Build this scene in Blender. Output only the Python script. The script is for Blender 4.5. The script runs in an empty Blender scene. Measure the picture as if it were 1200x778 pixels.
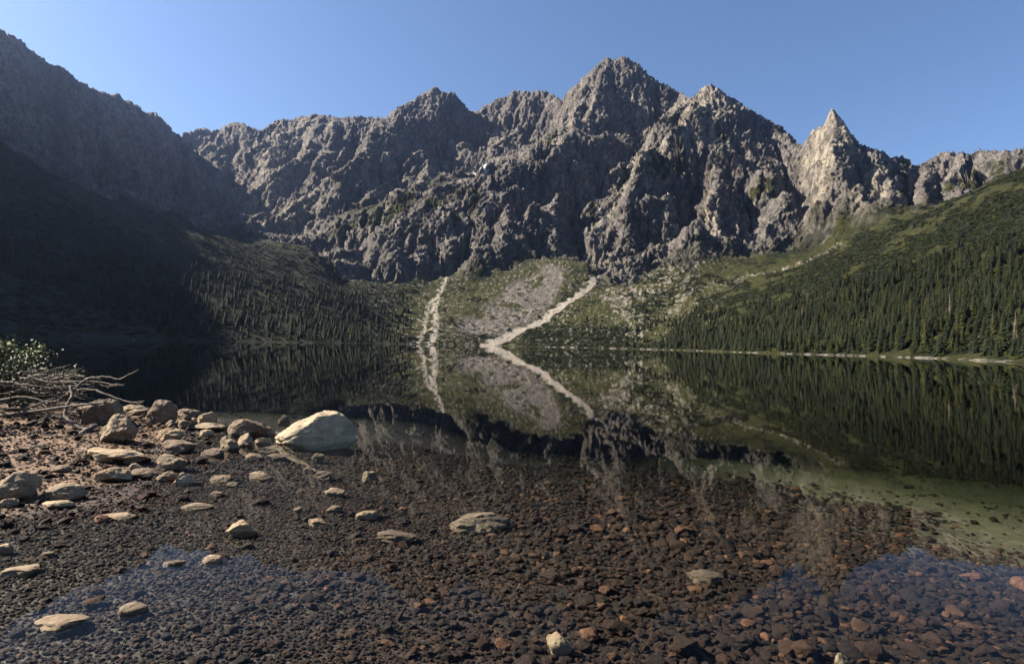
import bpy, bmesh, math, random
import numpy as np
from mathutils import Vector, Matrix, Euler

# ------------------------------------------------------------------ camera, sky, sun
scene = bpy.context.scene
COL = scene.collection
CAM_H = 2.2
F = 700.0 / 1200.0                      # focal length in image widths
PITCH = math.atan(15.0 / 700.0)
ROLL = math.radians(1.23)
cam_d = bpy.data.cameras.new('camera')
cam = bpy.data.objects.new('camera', cam_d)
COL.objects.link(cam)
cam_d.sensor_width = 36.0
cam_d.lens = 36.0 * F
cam_d.clip_start = 0.1
cam_d.clip_end = 30000.0
fwd = Vector((0, math.cos(PITCH), math.sin(PITCH)))
up0 = Vector((0, -math.sin(PITCH), math.cos(PITCH)))
rt0 = Vector((1, 0, 0))
rt = rt0 * math.cos(ROLL) + up0 * math.sin(ROLL)
up = -rt0 * math.sin(ROLL) + up0 * math.cos(ROLL)
cam.matrix_world = Matrix(((rt.x, up.x, -fwd.x, 0), (rt.y, up.y, -fwd.y, 0), (rt.z, up.z, -fwd.z, CAM_H), (0, 0, 0, 1)))
scene.camera = cam

SUN_AZ, SUN_EL = math.radians(-82.0), math.radians(36.5)      # azimuth from +Y towards +X
SUN_DIR = Vector((math.sin(SUN_AZ) * math.cos(SUN_EL), math.cos(SUN_AZ) * math.cos(SUN_EL), math.sin(SUN_EL)))
world = bpy.data.worlds.new('World')
scene.world = world
world.use_nodes = True
wn = world.node_tree.nodes
bg = wn['Background']
sky = wn.new('ShaderNodeTexSky')
sky.sky_type = 'NISHITA'
sky.sun_disc = False
sky.sun_elevation = SUN_EL
sky.sun_rotation = SUN_AZ
sky.altitude = 1400.0
sky.air_density = 1.0
sky.dust_density = 2.0
sky.ozone_density = 4.0
world.node_tree.links.new(sky.outputs[0], bg.inputs[0])
bg.inputs[1].default_value = 0.05
sun_d = bpy.data.lights.new('sun', 'SUN')
sun_d.energy = 5.0
sun_d.angle = math.radians(0.5)
sun_d.color = (1.0, 0.89, 0.73)
sun = bpy.data.objects.new('sun', sun_d)
COL.objects.link(sun)
sun.rotation_euler = SUN_DIR.to_track_quat('Z', 'Y').to_euler()
scene.view_settings.view_transform = 'Standard'
scene.view_settings.look = 'None'
scene.view_settings.exposure = 1.9
scene.view_settings.gamma = 1.0
scene.render.engine = 'CYCLES'
cy = scene.cycles
cy.max_bounces = 6
cy.diffuse_bounces = 2
cy.glossy_bounces = 3
cy.transmission_bounces = 4
cy.transparent_max_bounces = 12
cy.volume_bounces = 0
cy.use_denoising = True
cy.caustics_reflective = False
cy.caustics_refractive = False

# ------------------------------------------------------------------ helpers
rng = np.random.default_rng(7)
random.seed(7)
HOR0, HORS = 404.0, math.tan(ROLL)


def ray(px, py):
    u = (px - 600.0) / 700.0
    v = -(py - 389.0) / 700.0
    d = fwd + rt * u + up * v
    return d


def at(px, py, depth):
    """the point seen at photo pixel (px, py), `depth` metres ahead of the camera along +Y"""
    d = ray(px, py)
    k = depth / d.y
    return np.array((d.x * k, depth, CAM_H + d.z * k))


def on_plane(px, py, z=0.0):
    d = ray(px, py)
    k = (z - CAM_H) / d.z
    return np.array((d.x * k, d.y * k, z))


def _hash(ix, iy, iz, seed):
    h = (ix.astype(np.uint32) * np.uint32(374761393) + iy.astype(np.uint32) * np.uint32(668265263)
         + iz.astype(np.uint32) * np.uint32(2147483647) + np.uint32(seed) * np.uint32(1274126177))
    h = (h ^ (h >> np.uint32(13))) * np.uint32(1274126177)
    h = h ^ (h >> np.uint32(16))
    return h


GR = np.array([(1, 1, 0), (-1, 1, 0), (1, -1, 0), (-1, -1, 0), (1, 0, 1), (-1, 0, 1), (1, 0, -1), (-1, 0, -1),
               (0, 1, 1), (0, -1, 1), (0, 1, -1), (0, -1, -1), (1, 1, 0), (-1, 1, 0), (0, -1, 1), (0, -1, -1)], dtype=np.float32)


def noise3(x, y, z, seed=0):
    x = np.asarray(x, np.float32); y = np.asarray(y, np.float32); z = np.asarray(z, np.float32)
    x, y, z = np.broadcast_arrays(x, y, z)
    fx = np.floor(x); fy = np.floor(y); fz = np.floor(z)
    ix = fx.astype(np.int64); iy = fy.astype(np.int64); iz = fz.astype(np.int64)
    tx = x - fx; ty = y - fy; tz = z - fz
    ux = tx * tx * tx * (tx * (tx * 6 - 15) + 10)
    uy = ty * ty * ty * (ty * (ty * 6 - 15) + 10)
    uz = tz * tz * tz * (tz * (tz * 6 - 15) + 10)
    out = 0
    for dx in (0, 1):
        wx = ux if dx else 1 - ux
        for dy in (0, 1):
            wy = uy if dy else 1 - uy
            for dz in (0, 1):
                wz = uz if dz else 1 - uz
                g = GR[_hash(ix + dx, iy + dy, iz + dz, seed) & np.uint32(15)]
                out = out + wx * wy * wz * (g[..., 0] * (tx - dx) + g[..., 1] * (ty - dy) + g[..., 2] * (tz - dz))
    return out


def fbm(x, y, z=0.0, octaves=5, seed=0, gain=0.5, lac=2.03):
    a, s, f = 1.0, 0, 1.0
    for o in range(octaves):
        s = s + a * noise3(np.asarray(x) * f, np.asarray(y) * f, np.asarray(z) * f, seed + o * 17)
        a *= gain; f *= lac
    return s


def ridged(x, y, z=0.0, octaves=6, seed=0, gain=0.55, lac=2.07):
    """sharp crests and gullies, about -1 .. 1"""
    a, s, f, w = 1.0, 0, 1.0, 1.0
    tot = 0
    for o in range(octaves):
        n = 1.0 - np.abs(noise3(np.asarray(x) * f, np.asarray(y) * f, np.asarray(z) * f, seed + o * 31)) * 2.0
        n = n * n * np.sign(n)
        s = s + a * (n * w - 0.35)
        w = np.clip(n * 1.6, 0.25, 1.0)
        tot += a
        a *= gain; f *= lac
    return s / tot * 1.6


def facets(x, y, z, seed=0, tilt=1.0):
    """blocky rock: each cell of a jittered lattice is one tilted plane"""
    x = np.asarray(x, np.float32); y = np.asarray(y, np.float32); z = np.asarray(z, np.float32)
    bx = np.floor(x - 0.5).astype(np.int64); by = np.floor(y - 0.5).astype(np.int64); bz = np.floor(z - 0.5).astype(np.int64)
    best = np.full(x.shape, 1e9, np.float32); val = np.zeros(x.shape, np.float32)
    k = np.float32(1.0 / 1023.0)
    for dx in (0, 1):
        for dy in (0, 1):
            for dz in (0, 1):
                cx, cy_, cz = bx + dx, by + dy, bz + dz
                h = _hash(cx, cy_, cz, seed); h2 = _hash(cx, cy_, cz, seed + 911)
                ox = x - (cx + 0.5 + ((h & np.uint32(1023)) * k - 0.5) * 0.9)
                oy = y - (cy_ + 0.5 + (((h >> np.uint32(10)) & np.uint32(1023)) * k - 0.5) * 0.9)
                oz = z - (cz + 0.5 + (((h >> np.uint32(20)) & np.uint32(1023)) * k - 0.5) * 0.9)
                d = ox * ox + oy * oy + oz * oz
                v = (ox * ((h2 & np.uint32(1023)) * k - 0.5) + oy * (((h2 >> np.uint32(10)) & np.uint32(1023)) * k - 0.5)
                     + oz * (((h2 >> np.uint32(20)) & np.uint32(1023)) * k - 0.5)) * tilt * 2 + ((h >> np.uint32(5)) & np.uint32(1023)) * k - 0.5
                m = d < best
                best = np.where(m, d, best); val = np.where(m, v, val)
    return val


def smooth(e0, e1, v):
    t = np.clip((v - e0) / (e1 - e0), 0, 1)
    return t * t * (3 - 2 * t)


def seg_dist(px, py, poly):
    """distance in plan to a polyline, and the position 0..1 along it"""
    poly = np.asarray(poly)[:, :2]
    best = np.full(px.shape, 1e9); tt = np.zeros(px.shape)
    n = len(poly) - 1
    for i in range(n):
        a, b = poly[i], poly[i + 1]
        d = b - a
        t = np.clip(((px - a[0]) * d[0] + (py - a[1]) * d[1]) / (d @ d + 1e-9), 0, 1)
        q = np.hypot(px - a[0] - t * d[0], py - a[1] - t * d[1])
        m = q < best
        best = np.where(m, q, best); tt = np.where(m, (i + t) / n, tt)
    return best, tt


def poly_in(px, py, poly):
    """signed distance in plan to a polygon (positive inside)"""
    poly = np.asarray(poly)[:, :2]
    inside = np.zeros(px.shape, bool)
    n = len(poly)
    for i in range(n):
        x0, y0 = poly[i]; x1, y1 = poly[(i + 1) % n]
        c = ((y0 > py) != (y1 > py)) & (px < (x1 - x0) * (py - y0) / (y1 - y0 + 1e-12) + x0)
        inside ^= c
    d, _ = seg_dist(px, py, np.vstack([poly, poly[:1]]))
    return np.where(inside, d, -d)


def link(o, parent=None):
    COL.objects.link(o)
    if parent is not None:
        o.parent = parent
    return o


def mesh_np(name, verts, faces, mat=None, smooth_shade=True, attrs=None):
    me = bpy.data.meshes.new(name)
    verts = np.asarray(verts, np.float32); faces = np.asarray(faces, np.int32)
    k = faces.shape[1]
    me.vertices.add(len(verts)); me.vertices.foreach_set('co', verts.ravel())
    me.loops.add(faces.size); me.loops.foreach_set('vertex_index', faces.ravel())
    me.polygons.add(len(faces)); me.polygons.foreach_set('loop_start', np.arange(0, faces.size, k, dtype=np.int32))
    if smooth_shade:
        me.polygons.foreach_set('use_smooth', np.ones(len(faces), bool))
    for an, (typ, arr) in (attrs or {}).items():
        at_ = me.attributes.new(an, typ, 'POINT')
        key = 'color' if 'COLOR' in typ else ('vector' if 'VECTOR' in typ else 'value')
        at_.data.foreach_set(key, np.ascontiguousarray(arr).ravel())
    me.update(); me.validate()
    if mat:
        me.materials.append(mat)
    return me


def tag(o, label=None, cat=None, group=None, kind=None):
    if label: o['label'] = label
    if cat: o['category'] = cat
    if group: o['group'] = group
    if kind: o['kind'] = kind
    return o


class NT:
    """tiny node-tree writer"""
    def __init__(self, name):
        self.m = bpy.data.materials.new(name)
        self.m.use_nodes = True
        self.t = self.m.node_tree
        self.t.nodes.clear()
        self.out = self.t.nodes.new('ShaderNodeOutputMaterial')

    def n(self, typ, ins=None, **props):
        nd = self.t.nodes.new('ShaderNode' + typ)
        for k, v in props.items():
            setattr(nd, k, v)
        for k, v in (ins or {}).items():
            s = nd.inputs[k]
            if hasattr(v, 'is_output') or isinstance(v, bpy.types.NodeSocket):
                self.t.links.new(v, s)
            else:
                s.default_value = v
        return nd

    def noise(self, vec, scale, detail=5, rough=0.55, dist=0.0):
        return self.n('TexNoise', {'Vector': vec, 'Scale': scale, 'Detail': detail, 'Roughness': rough, 'Distortion': dist}).outputs[0]

    def ramp(self, fac, stops):
        nd = self.n('ValToRGB', {'Fac': fac})
        e = nd.color_ramp.elements
        while len(e) > 1: e.remove(e[-1])
        for i, (p, c) in enumerate(stops):
            if isinstance(c, (int, float)): c = (c, c, c)
            el = e[0] if i == 0 else e.new(p)
            el.position = p; el.color = (*c, 1)
        return nd.outputs[0]

    def mix(self, fac, a, b, mode='MIX'):
        nd = self.t.nodes.new('ShaderNodeMix'); nd.data_type = 'RGBA'; nd.blend_type = mode
        for s, v in ((nd.inputs[0], fac), (nd.inputs[6], a), (nd.inputs[7], b)):
            if isinstance(v, bpy.types.NodeSocket): self.t.links.new(v, s)
            else: s.default_value = v if isinstance(v, (int, float)) else ((*v, 1) if len(v) == 3 else v)
        return nd.outputs[2]

    def math(self, op, a, b=0.0, c=0.0, clamp=False):
        nd = self.t.nodes.new('ShaderNodeMath'); nd.operation = op; nd.use_clamp = clamp
        for i, v in enumerate((a, b, c)):
            if isinstance(v, bpy.types.NodeSocket): self.t.links.new(v, nd.inputs[i])
            else: nd.inputs[i].default_value = v
        return nd.outputs[0]

    def mapping(self, vec, scale=(1, 1, 1), rot=(0, 0, 0), loc=(0, 0, 0)):
        return self.n('Mapping', {'Vector': vec, 'Scale': scale, 'Rotation': rot, 'Location': loc}).outputs[0]

    def coord(self, which='Object'):
        return self.n('TexCoord').outputs[which]

    def bump(self, h, strength, dist):
        return self.n('Bump', {'Height': h, 'Strength': strength, 'Distance': dist}).outputs[0]

    def principled(self, color, rough=0.8, normal=None, spec=0.3):
        b = self.n('BsdfPrincipled', {'Roughness': rough, 'Specular IOR Level': spec})
        for s, v in (('Base Color', color), ('Normal', normal)):
            if v is None: continue
            if isinstance(v, bpy.types.NodeSocket): self.t.links.new(v, b.inputs[s])
            else: b.inputs[s].default_value = (*v, 1)
        self.t.links.new(b.outputs[0], self.out.inputs[0])
        return b


# ------------------------------------------------------------------ terrain: control lines (photo pixel, distance ahead)
SKY = [(-260, -110, 900), (-200, -62, 980), (-130, -20, 1080), (-60, 8, 1190), (0, 35, 1300), (25, 48, 1350), (40, 65, 1390), (75, 83, 1470), (100, 99, 1550), (125, 110, 1640),
       (140, 112, 1700), (165, 127, 1800), (185, 135, 1950), (207, 158, 2250), (225, 155, 2400), (240, 150, 2450),
       (250, 155, 2480), (275, 143, 2480), (305, 153, 2420), (325, 140, 2350), (345, 139, 2300), (370, 135, 2250),
       (400, 138, 2200), (430, 138, 2180), (453, 138, 2150), (462, 129, 2140), (475, 123, 2140), (490, 112, 2140),
       (505, 106, 2150), (520, 106, 2150), (537, 112, 2160), (545, 124, 2180), (556, 132, 2200), (562, 130, 2200),
       (585, 114, 2220), (607, 106, 2220), (635, 107, 2180), (650, 112, 2140), (658, 120, 2100), (665, 107, 2060),
       (680, 94, 2010), (700, 76, 1960), (712, 67, 1940), (730, 69, 1920), (745, 76, 1910), (760, 87, 1900),
       (775, 97, 1890), (790, 104, 1880), (800, 112, 1860), (812, 115, 1780), (822, 107, 1690), (834, 100, 1650),
       (846, 109, 1650), (865, 121, 1660), (885, 134, 1670), (905, 142, 1670), (920, 155, 1650), (937, 168, 1560),
       (945, 162, 1420), (960, 147, 1340), (965, 148, 1330), (970, 137, 1320), (975, 126, 1315), (982, 134, 1312), (990, 144, 1310),
       (998, 160, 1308), (1015, 170, 1300), (1040, 178, 1290), (1055, 187, 1290), (1073, 193, 1300), (1090, 187, 1300),
       (1110, 180, 1290), (1135, 179, 1280), (1150, 177, 1270), (1180, 178, 1260), (1200, 176, 1250), (1300, 160, 1150), (1450, 150, 1000)]
LINES = [
    # left mountain: face and foot
    [(0, 110, 1120), (60, 140, 1250), (120, 175, 1400), (180, 205, 1600), (230, 225, 1800)],
    [(0, 180, 900), (60, 215, 1000), (130, 240, 1120), (200, 255, 1280), (255, 265, 1450)],
    # near left slope: crest, middle, foot
    [(-60, 140, 640), (0, 174, 700), (60, 205, 760), (100, 225, 800), (150, 243, 860), (200, 260, 930), (270, 284, 1020), (330, 292, 1100), (365, 287, 1150)],
    [(0, 265, 520), (80, 290, 570), (160, 310, 640), (240, 325, 740), (320, 340, 840), (400, 350, 930), (450, 355, 1010)],
    # gully between left mountain and the back wall
    [(215, 175, 2250), (240, 200, 2050), (262, 235, 1850), (272, 262, 1700), (285, 280, 1500)],
    # back wall (lit) left: rib and foot
    [(345, 165, 2150), (310, 190, 1950), (290, 220, 1800), (285, 250, 1650), (290, 272, 1480)],
    [(400, 165, 2050), (370, 200, 1850), (340, 235, 1680), (320, 270, 1500), (350, 280, 1420), (400, 262, 1400)],
    # hump under the left peak: crest
    [(453, 150, 1980), (440, 165, 1900), (430, 185, 1800), (420, 215, 1650)],
    [(430, 148, 2000), (470, 160, 1930), (500, 172, 1880), (530, 196, 1820), (550, 214, 1780)],
    # cirque behind: foot of the two left peaks, snow patch
    [(520, 190, 1980), (560, 200, 1880), (585, 190, 1920), (565, 165, 2050)],
    [(510, 130, 2110), (530, 160, 2060), (556, 165, 2110), (575, 150, 2150), (600, 160, 2060), (640, 165, 2000)],
    # bench with grass
    [(430, 250, 1440), (470, 235, 1500), (510, 222, 1560), (545, 212, 1660), (570, 205, 1740)],
    [(520, 245, 1430), (545, 225, 1520), (575, 210, 1640)],
    # dark threshold wall: lip and foot
    [(365, 287, 1200), (400, 270, 1260), (430, 268, 1290), (455, 258, 1300), (480, 256, 1300), (510, 252, 1310), (528, 258, 1300)],
    [(400, 335, 1080), (430, 328, 1110), (470, 328, 1130), (500, 324, 1150), (522, 322, 1160)],
    # central buttress: crest, face, foot
    [(690, 155, 1640), (650, 154, 1540), (625, 170, 1480), (600, 188, 1430), (575, 205, 1400), (555, 228, 1370), (540, 255, 1320), (530, 290, 1240)],
    [(690, 190, 1590), (650, 200, 1500), (610, 220, 1390), (578, 245, 1300), (556, 275, 1245)],
    [(680, 250, 1420), (640, 265, 1320), (600, 285, 1245), (560, 302, 1205)],
    [(525, 320, 1170), (570, 326, 1170), (600, 316, 1190), (640, 300, 1220), (670, 298, 1220), (690, 310, 1170)],
    # deep gully right of the buttress
    [(760, 150, 1800), (730, 165, 1740), (712, 200, 1600), (705, 235, 1480), (702, 265, 1380), (700, 290, 1280), (700, 320, 1160)],
    # main summit: ribs
    [(712, 100, 1870), (700, 125, 1810), (680, 145, 1740)],
    [(745, 105, 1860), (755, 130, 1830), (775, 140, 1810), (790, 128, 1840)],
    # right buttress: ribs and gullies
    [(834, 125, 1590), (815, 145, 1530), (790, 165, 1490), (765, 190, 1450), (740, 225, 1390), (725, 260, 1310), (715, 300, 1210)],
    [(846, 130, 1570), (850, 160, 1490), (860, 190, 1420), (890, 210, 1370), (905, 235, 1310), (900, 270, 1240)],
    [(820, 175, 1480), (815, 215, 1400), (805, 250, 1330), (800, 285, 1240)],
    [(770, 230, 1350), (765, 265, 1280), (770, 300, 1190)],
    [(885, 165, 1530), (905, 185, 1480), (925, 210, 1430)],
    [(935, 182, 1500), (940, 215, 1420), (948, 250, 1330), (955, 282, 1240)],
    [(705, 330, 1130), (740, 335, 1110), (765, 318, 1130), (820, 303, 1160), (870, 300, 1180), (920, 298, 1190), (955, 292, 1190)],
    # spire: foot, side rib
    [(975, 160, 1270), (965, 190, 1240), (955, 225, 1220), (965, 255, 1190), (990, 275, 1150)],
    [(1000, 180, 1260), (1005, 215, 1210), (1010, 245, 1160), (1020, 268, 1110)],
    [(1045, 200, 1250), (1055, 220, 1200), (1062, 245, 1110)],
    [(1073, 200, 1270), (1068, 225, 1190), (1075, 250, 1080)],
    [(1100, 200, 1240), (1110, 220, 1150), (1130, 225, 1080), (1200, 192, 1080)],
    # forested hill on the right: crest and middle
    [(1450, 90, 800), (1300, 155, 780), (1200, 205, 760), (1150, 224, 770), (1100, 246, 780), (1060, 264, 790), (1010, 287, 810), (960, 312, 830), (900, 340, 840), (850, 362, 840), (800, 385, 830)],
    [(1300, 250, 480), (1200, 285, 500), (1100, 310, 540), (1000, 340, 590), (920, 362, 640), (860, 380, 690)],
    [(1300, 340, 290), (1200, 355, 320), (1100, 370, 380), (1000, 382, 450), (920, 393, 520)],
    # talus between the walls and the lake
    [(470, 365, 1000), (522, 345, 1090), (560, 355, 1060), (610, 350, 1080), (660, 330, 1130), (700, 325, 1140)],
    [(450, 385, 930), (505, 375, 960), (550, 380, 970), (600, 380, 980), (650, 365, 1030), (700, 365, 1010), (750, 360, 1010), (800, 340, 1060), (850, 325, 1100), (900, 318, 1110), (980, 285, 1130)],
]
# shore line in photo pixels: distance where the land meets the water
SHORE = [(-60, 280), (0, 300), (100, 350), (200, 420), (300, 500), (370, 580), (430, 720), (500, 860), (575, 890), (650, 860), (740, 820),
         (800, 700), (850, 540), (900, 440), (1000, 370), (1100, 290), (1190, 190), (1250, 150), (1330, 110)]


def sx(px, d):
    return (px - 600) / 700.0 * d


ctrl = []
sky_w = np.array([at(*p) for p in SKY])


def densify(P, step=45.0):
    out = [P[0]]
    for a, b in zip(P[:-1], P[1:]):
        n = max(1, int(np.linalg.norm((b - a)[:2]) / step))
        for i in range(1, n + 1):
            out.append(a + (b - a) * i / n)
    return out


ctrl += densify(sky_w, 60)
for L in LINES:
    ctrl += densify(np.array([at(*p) for p in L]), 55)
shore_w = np.array([(sx(px, d), d, 0.0) for px, d in SHORE])
sh = np.array(densify(shore_w, 50))
ctrl += list(sh + np.array((0, 0, 0.6)))
for p in sh[::2]:                                   # lake floor off the shore
    v = np.array((0.0, 420.0)) - p[:2]; v /= np.linalg.norm(v)
    for dd, zz in ((35, -9), (110, -22)):
        ctrl.append(np.array((p[0] + v[0] * dd, p[1] + v[1] * dd, zz)))
for p in sky_w[::2]:                                # far sides of the ridges
    v = p[:2] / np.linalg.norm(p[:2])
    for dd, k in ((160, 0.80), (420, 0.5), (900, 0.25)):
        ctrl.append(np.array((p[0] + v[0] * dd, p[1] + v[1] * dd, p[2] * k)))
for q in [(-1185, 860, 625), (-1210, 780, 670), (-1212, 720, 700), (-1215, 640, 735), (-1215, 550, 745), (-1212, 420, 745), (-1200, 300, 700), (-1180, 120, 400), (-1150, -30, 250), (-760, 240, 300), (-420, 160, 22), (-300, 230, 8),
          (-820, 640, 330), (-900, 480, 300), (-600, 420, 150), (-1700, 600, 500), (-1700, 100, 300), (-900, -100, 120), (-400, 0, 30), (-150, 60, 4), (-200, -150, 8),
          (0, 250, -26), (0, 500, -35), (0, 700, -28), (100, 350, -28), (-60, 150, -18), (100, 150, -16), (40, 90, -11), (-40, 90, -11),
          (190, 60, 3), (300, 40, 18), (500, 100, 90), (700, 300, 200), (600, 500, 175), (500, -150, 40), (1100, 200, 300), (1400, 700, 420), (1700, 300, 350), (0, -200, 6)]:
    ctrl.append(np.array(q, float))
C = np.array(ctrl)
# drop near-duplicates
keep = []
seen = set()
for i, c in enumerate(C):
    k = (round(c[0] / 12), round(c[1] / 12))
    if k in seen: continue
    seen.add(k); keep.append(i)
C = C[keep]
S = 1000.0
dm = np.hypot(C[:, None, 0] - C[None, :, 0], C[:, None, 1] - C[None, :, 1]) / S
n = len(C)
A = np.zeros((n + 3, n + 3))
A[:n, :n] = dm - 0.004 * np.eye(n)
A[:n, n] = 1; A[:n, n + 1:] = C[:, :2] / S
A[n:, :n] = A[:n, n:].T
W = np.linalg.solve(A, np.r_[C[:, 2], 0, 0, 0])
GX0, GX1, GY0, GY1, GS = -2500.0, 2500.0, -260.0, 3700.0, 12.0
gx = np.arange(GX0, GX1 + GS, GS); gy = np.arange(GY0, GY1 + GS, GS)
GXX, GYY = np.meshgrid(gx, gy)
GZ = np.zeros(GXX.size)
fx, fy = GXX.ravel(), GYY.ravel()
for i in range(0, fx.size, 8000):
    s = slice(i, i + 8000)
    d = np.sqrt(((fx[s, None] - C[None, :, 0]) ** 2 + (fy[s, None] - C[None, :, 1]) ** 2)) / S
    GZ[s] = d @ W[:n] + W[n] + fx[s] / S * W[n + 1] + fy[s] / S * W[n + 2]
GZ = GZ.reshape(GXX.shape)


def base_h(x, y):
    """Catmull-Rom lookup of the control surface"""
    u = np.clip((x - GX0) / GS, 1.001, len(gx) - 3.001); v = np.clip((y - GY0) / GS, 1.001, len(gy) - 3.001)
    i = u.astype(int); j = v.astype(int); a = u - i; b = v - j

    def w(t):
        return (-.5 * t + t * t - .5 * t ** 3, 1 - 2.5 * t * t + 1.5 * t ** 3, .5 * t + 2 * t * t - 1.5 * t ** 3, -.5 * t * t + .5 * t ** 3)
    wa, wb = w(a), w(b)
    out = 0
    for m in range(4):
        row = 0
        for k in range(4):
            row = row + wa[k] * GZ[j + m - 1, i + k - 1]
        out = out + wb[m] * row
    return out


FOOT = np.array([at(*p) for p in [(-60, 150, 980), (0, 190, 930), (60, 215, 1000), (130, 240, 1120), (200, 255, 1250), (260, 270, 1350), (330, 292, 1180), (365, 290, 1170), (400, 335, 1090), (430, 328, 1120), (470, 328, 1140), (522, 322, 1165),
                               (570, 326, 1175), (600, 316, 1195), (640, 300, 1225), (670, 298, 1225), (690, 310, 1175), (705, 330, 1135), (740, 335, 1115), (765, 318, 1135), (820, 303, 1165),
                               (870, 300, 1185), (920, 298, 1195), (955, 292, 1195), (990, 275, 1155), (1020, 268, 1115), (1062, 250, 1110), (1075, 250, 1080), (1130, 228, 1080), (1200, 194, 1080), (1450, 130, 980)]])
ROCKPOLY = np.vstack([FOOT[:, :2], [(3000, 1200), (3000, 4200), (-3200, 4200), (-3200, 900), (-1500, 900)]])
BENCH = np.array([at(*p) for p in [(430, 250, 1440), (470, 235, 1500), (510, 222, 1560), (545, 212, 1660), (570, 205, 1740)]])


def rockiness(x, y):
    d = poly_in(x, y, ROCKPOLY)
    r = smooth(-25, 45, d)
    bd, _ = seg_dist(x, y, BENCH)
    return r * (0.35 + 0.65 * smooth(25, 110, bd))


def soft_detail(x, y):
    return fbm(x / 60, y / 60, 0.3, 4, 91) * 5.0 + fbm(x / 9, y / 9, 0.7, 3, 12) * 1.2


def ground_h(x, y):
    """height of the soft ground (hills, talus) for planting"""
    x = np.asarray(x, float); y = np.asarray(y, float)
    b = base_h(x, y)
    return b + soft_detail(x, y) * smooth(0.5, 12, b)


def hit(px, py):
    """plan position where the view ray first meets the control surface"""
    d = ray(px, py); t = np.linspace(500, 3200, 1400)
    x = d.x / d.y * t; h = base_h(x, t) - (CAM_H + d.z / d.y * t)
    i = np.argmax(h > 0)
    return x[i], t[i]


# couloirs (positive depth) and ribs (negative): photo line, depth in metres, half width in metres
STROKES = [
    ([(713, 80), (722, 100), (735, 125), (742, 140)], 26, 20), ([(760, 98), (772, 118), (782, 135)], 18, 16), ([(695, 92), (690, 120), (672, 140)], 16, 16),
    ([(728, 80), (752, 110), (760, 130)], -16, 16), ([(556, 138), (560, 165), (566, 190)], 40, 26), ([(524, 115), (536, 145), (548, 180)], 22, 20),
    ([(500, 115), (492, 140), (500, 165)], 18, 20), ([(512, 112), (512, 140), (522, 165)], -18, 20), ([(610, 115), (600, 140), (590, 165)], 16, 18),
    ([(640, 115), (625, 140), (612, 165)], 16, 14), ([(660, 128), (640, 150), (620, 165)], 20, 16),
    ([(822, 125), (800, 155), (775, 185)], -22, 20), ([(845, 118), (862, 150), (868, 180)], 22, 18), ([(818, 185), (812, 220), (806, 250), (802, 285)], 38, 26),
    ([(838, 180), (845, 215), (838, 250), (825, 285)], -24, 24), ([(870, 200), (880, 235), (872, 270)], 20, 18), ([(902, 200), (918, 235), (922, 275)], -26, 26),
    ([(885, 132), (905, 160), (925, 190)], 24, 22), ([(938, 185), (946, 225), (956, 285)], 34, 24), ([(785, 205), (772, 240), (762, 280)], 22, 20),
    ([(752, 215), (735, 250), (728, 290)], -20, 18), ([(745, 150), (748, 180), (738, 205)], 18, 18), ([(640, 190), (622, 230), (612, 270)], 14, 16),
    ([(606, 225), (592, 265), (585, 300)], -14, 16), ([(660, 240), (655, 275), (650, 292)], -16, 16), ([(675, 200), (672, 240), (676, 280)], 18, 18),
    ([(985, 150), (1000, 180), (1030, 200)], 16, 14), ([(1070, 198), (1066, 225), (1068, 248)], 22, 12), ([(1035, 190), (1042, 215), (1040, 240)], -14, 14),
    ([(1010, 195), (1020, 225), (1018, 255)], 16, 14), ([(960, 155), (950, 190), (945, 215)], -12, 14), ([(1110, 185), (1100, 205), (1095, 230)], 14, 12),
    ([(1150, 182), (1140, 205), (1135, 220)], 12, 10), ([(1085, 195), (1082, 225), (1080, 245)], -14, 12),
    ([(360, 145), (345, 175), (325, 205)], 24, 22), ([(395, 145), (385, 180), (360, 215)], -22, 24), ([(420, 150), (405, 190), (385, 230)], 24, 22),
    ([(335, 150), (315, 185), (298, 215)], -18, 20), ([(305, 215), (300, 250), (310, 275)], 16, 16), ([(350, 215), (335, 250), (345, 272)], -18, 18),
    ([(375, 215), (365, 245), (375, 265)], 18, 16), ([(400, 215), (395, 240), (400, 258)], -16, 16), ([(475, 165), (465, 195), (450, 225)], 26, 24),
    ([(505, 180), (498, 205), (480, 230)], -18, 20), ([(440, 150), (432, 175), (415, 200)], -20, 20), ([(455, 275), (462, 300), (468, 318)], -14, 16),
    ([(420, 275), (425, 300), (432, 318)], 14, 16), ([(500, 262), (508, 290), (512, 315)], 16, 14), ([(60, 90), (90, 140), (130, 190)], 20, 30),
    ([(110, 110), (150, 160), (190, 205)], -20, 30), ([(160, 130), (190, 170), (225, 215)], 20, 26), ([(240, 160), (250, 185), (262, 205)], -18, 22),
    ([(280, 152), (275, 180), (272, 215)], 22, 24),
]
STR_W = [(np.array([hit(*p) for p in L]), a, w) for L, a, w in STROKES]


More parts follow.
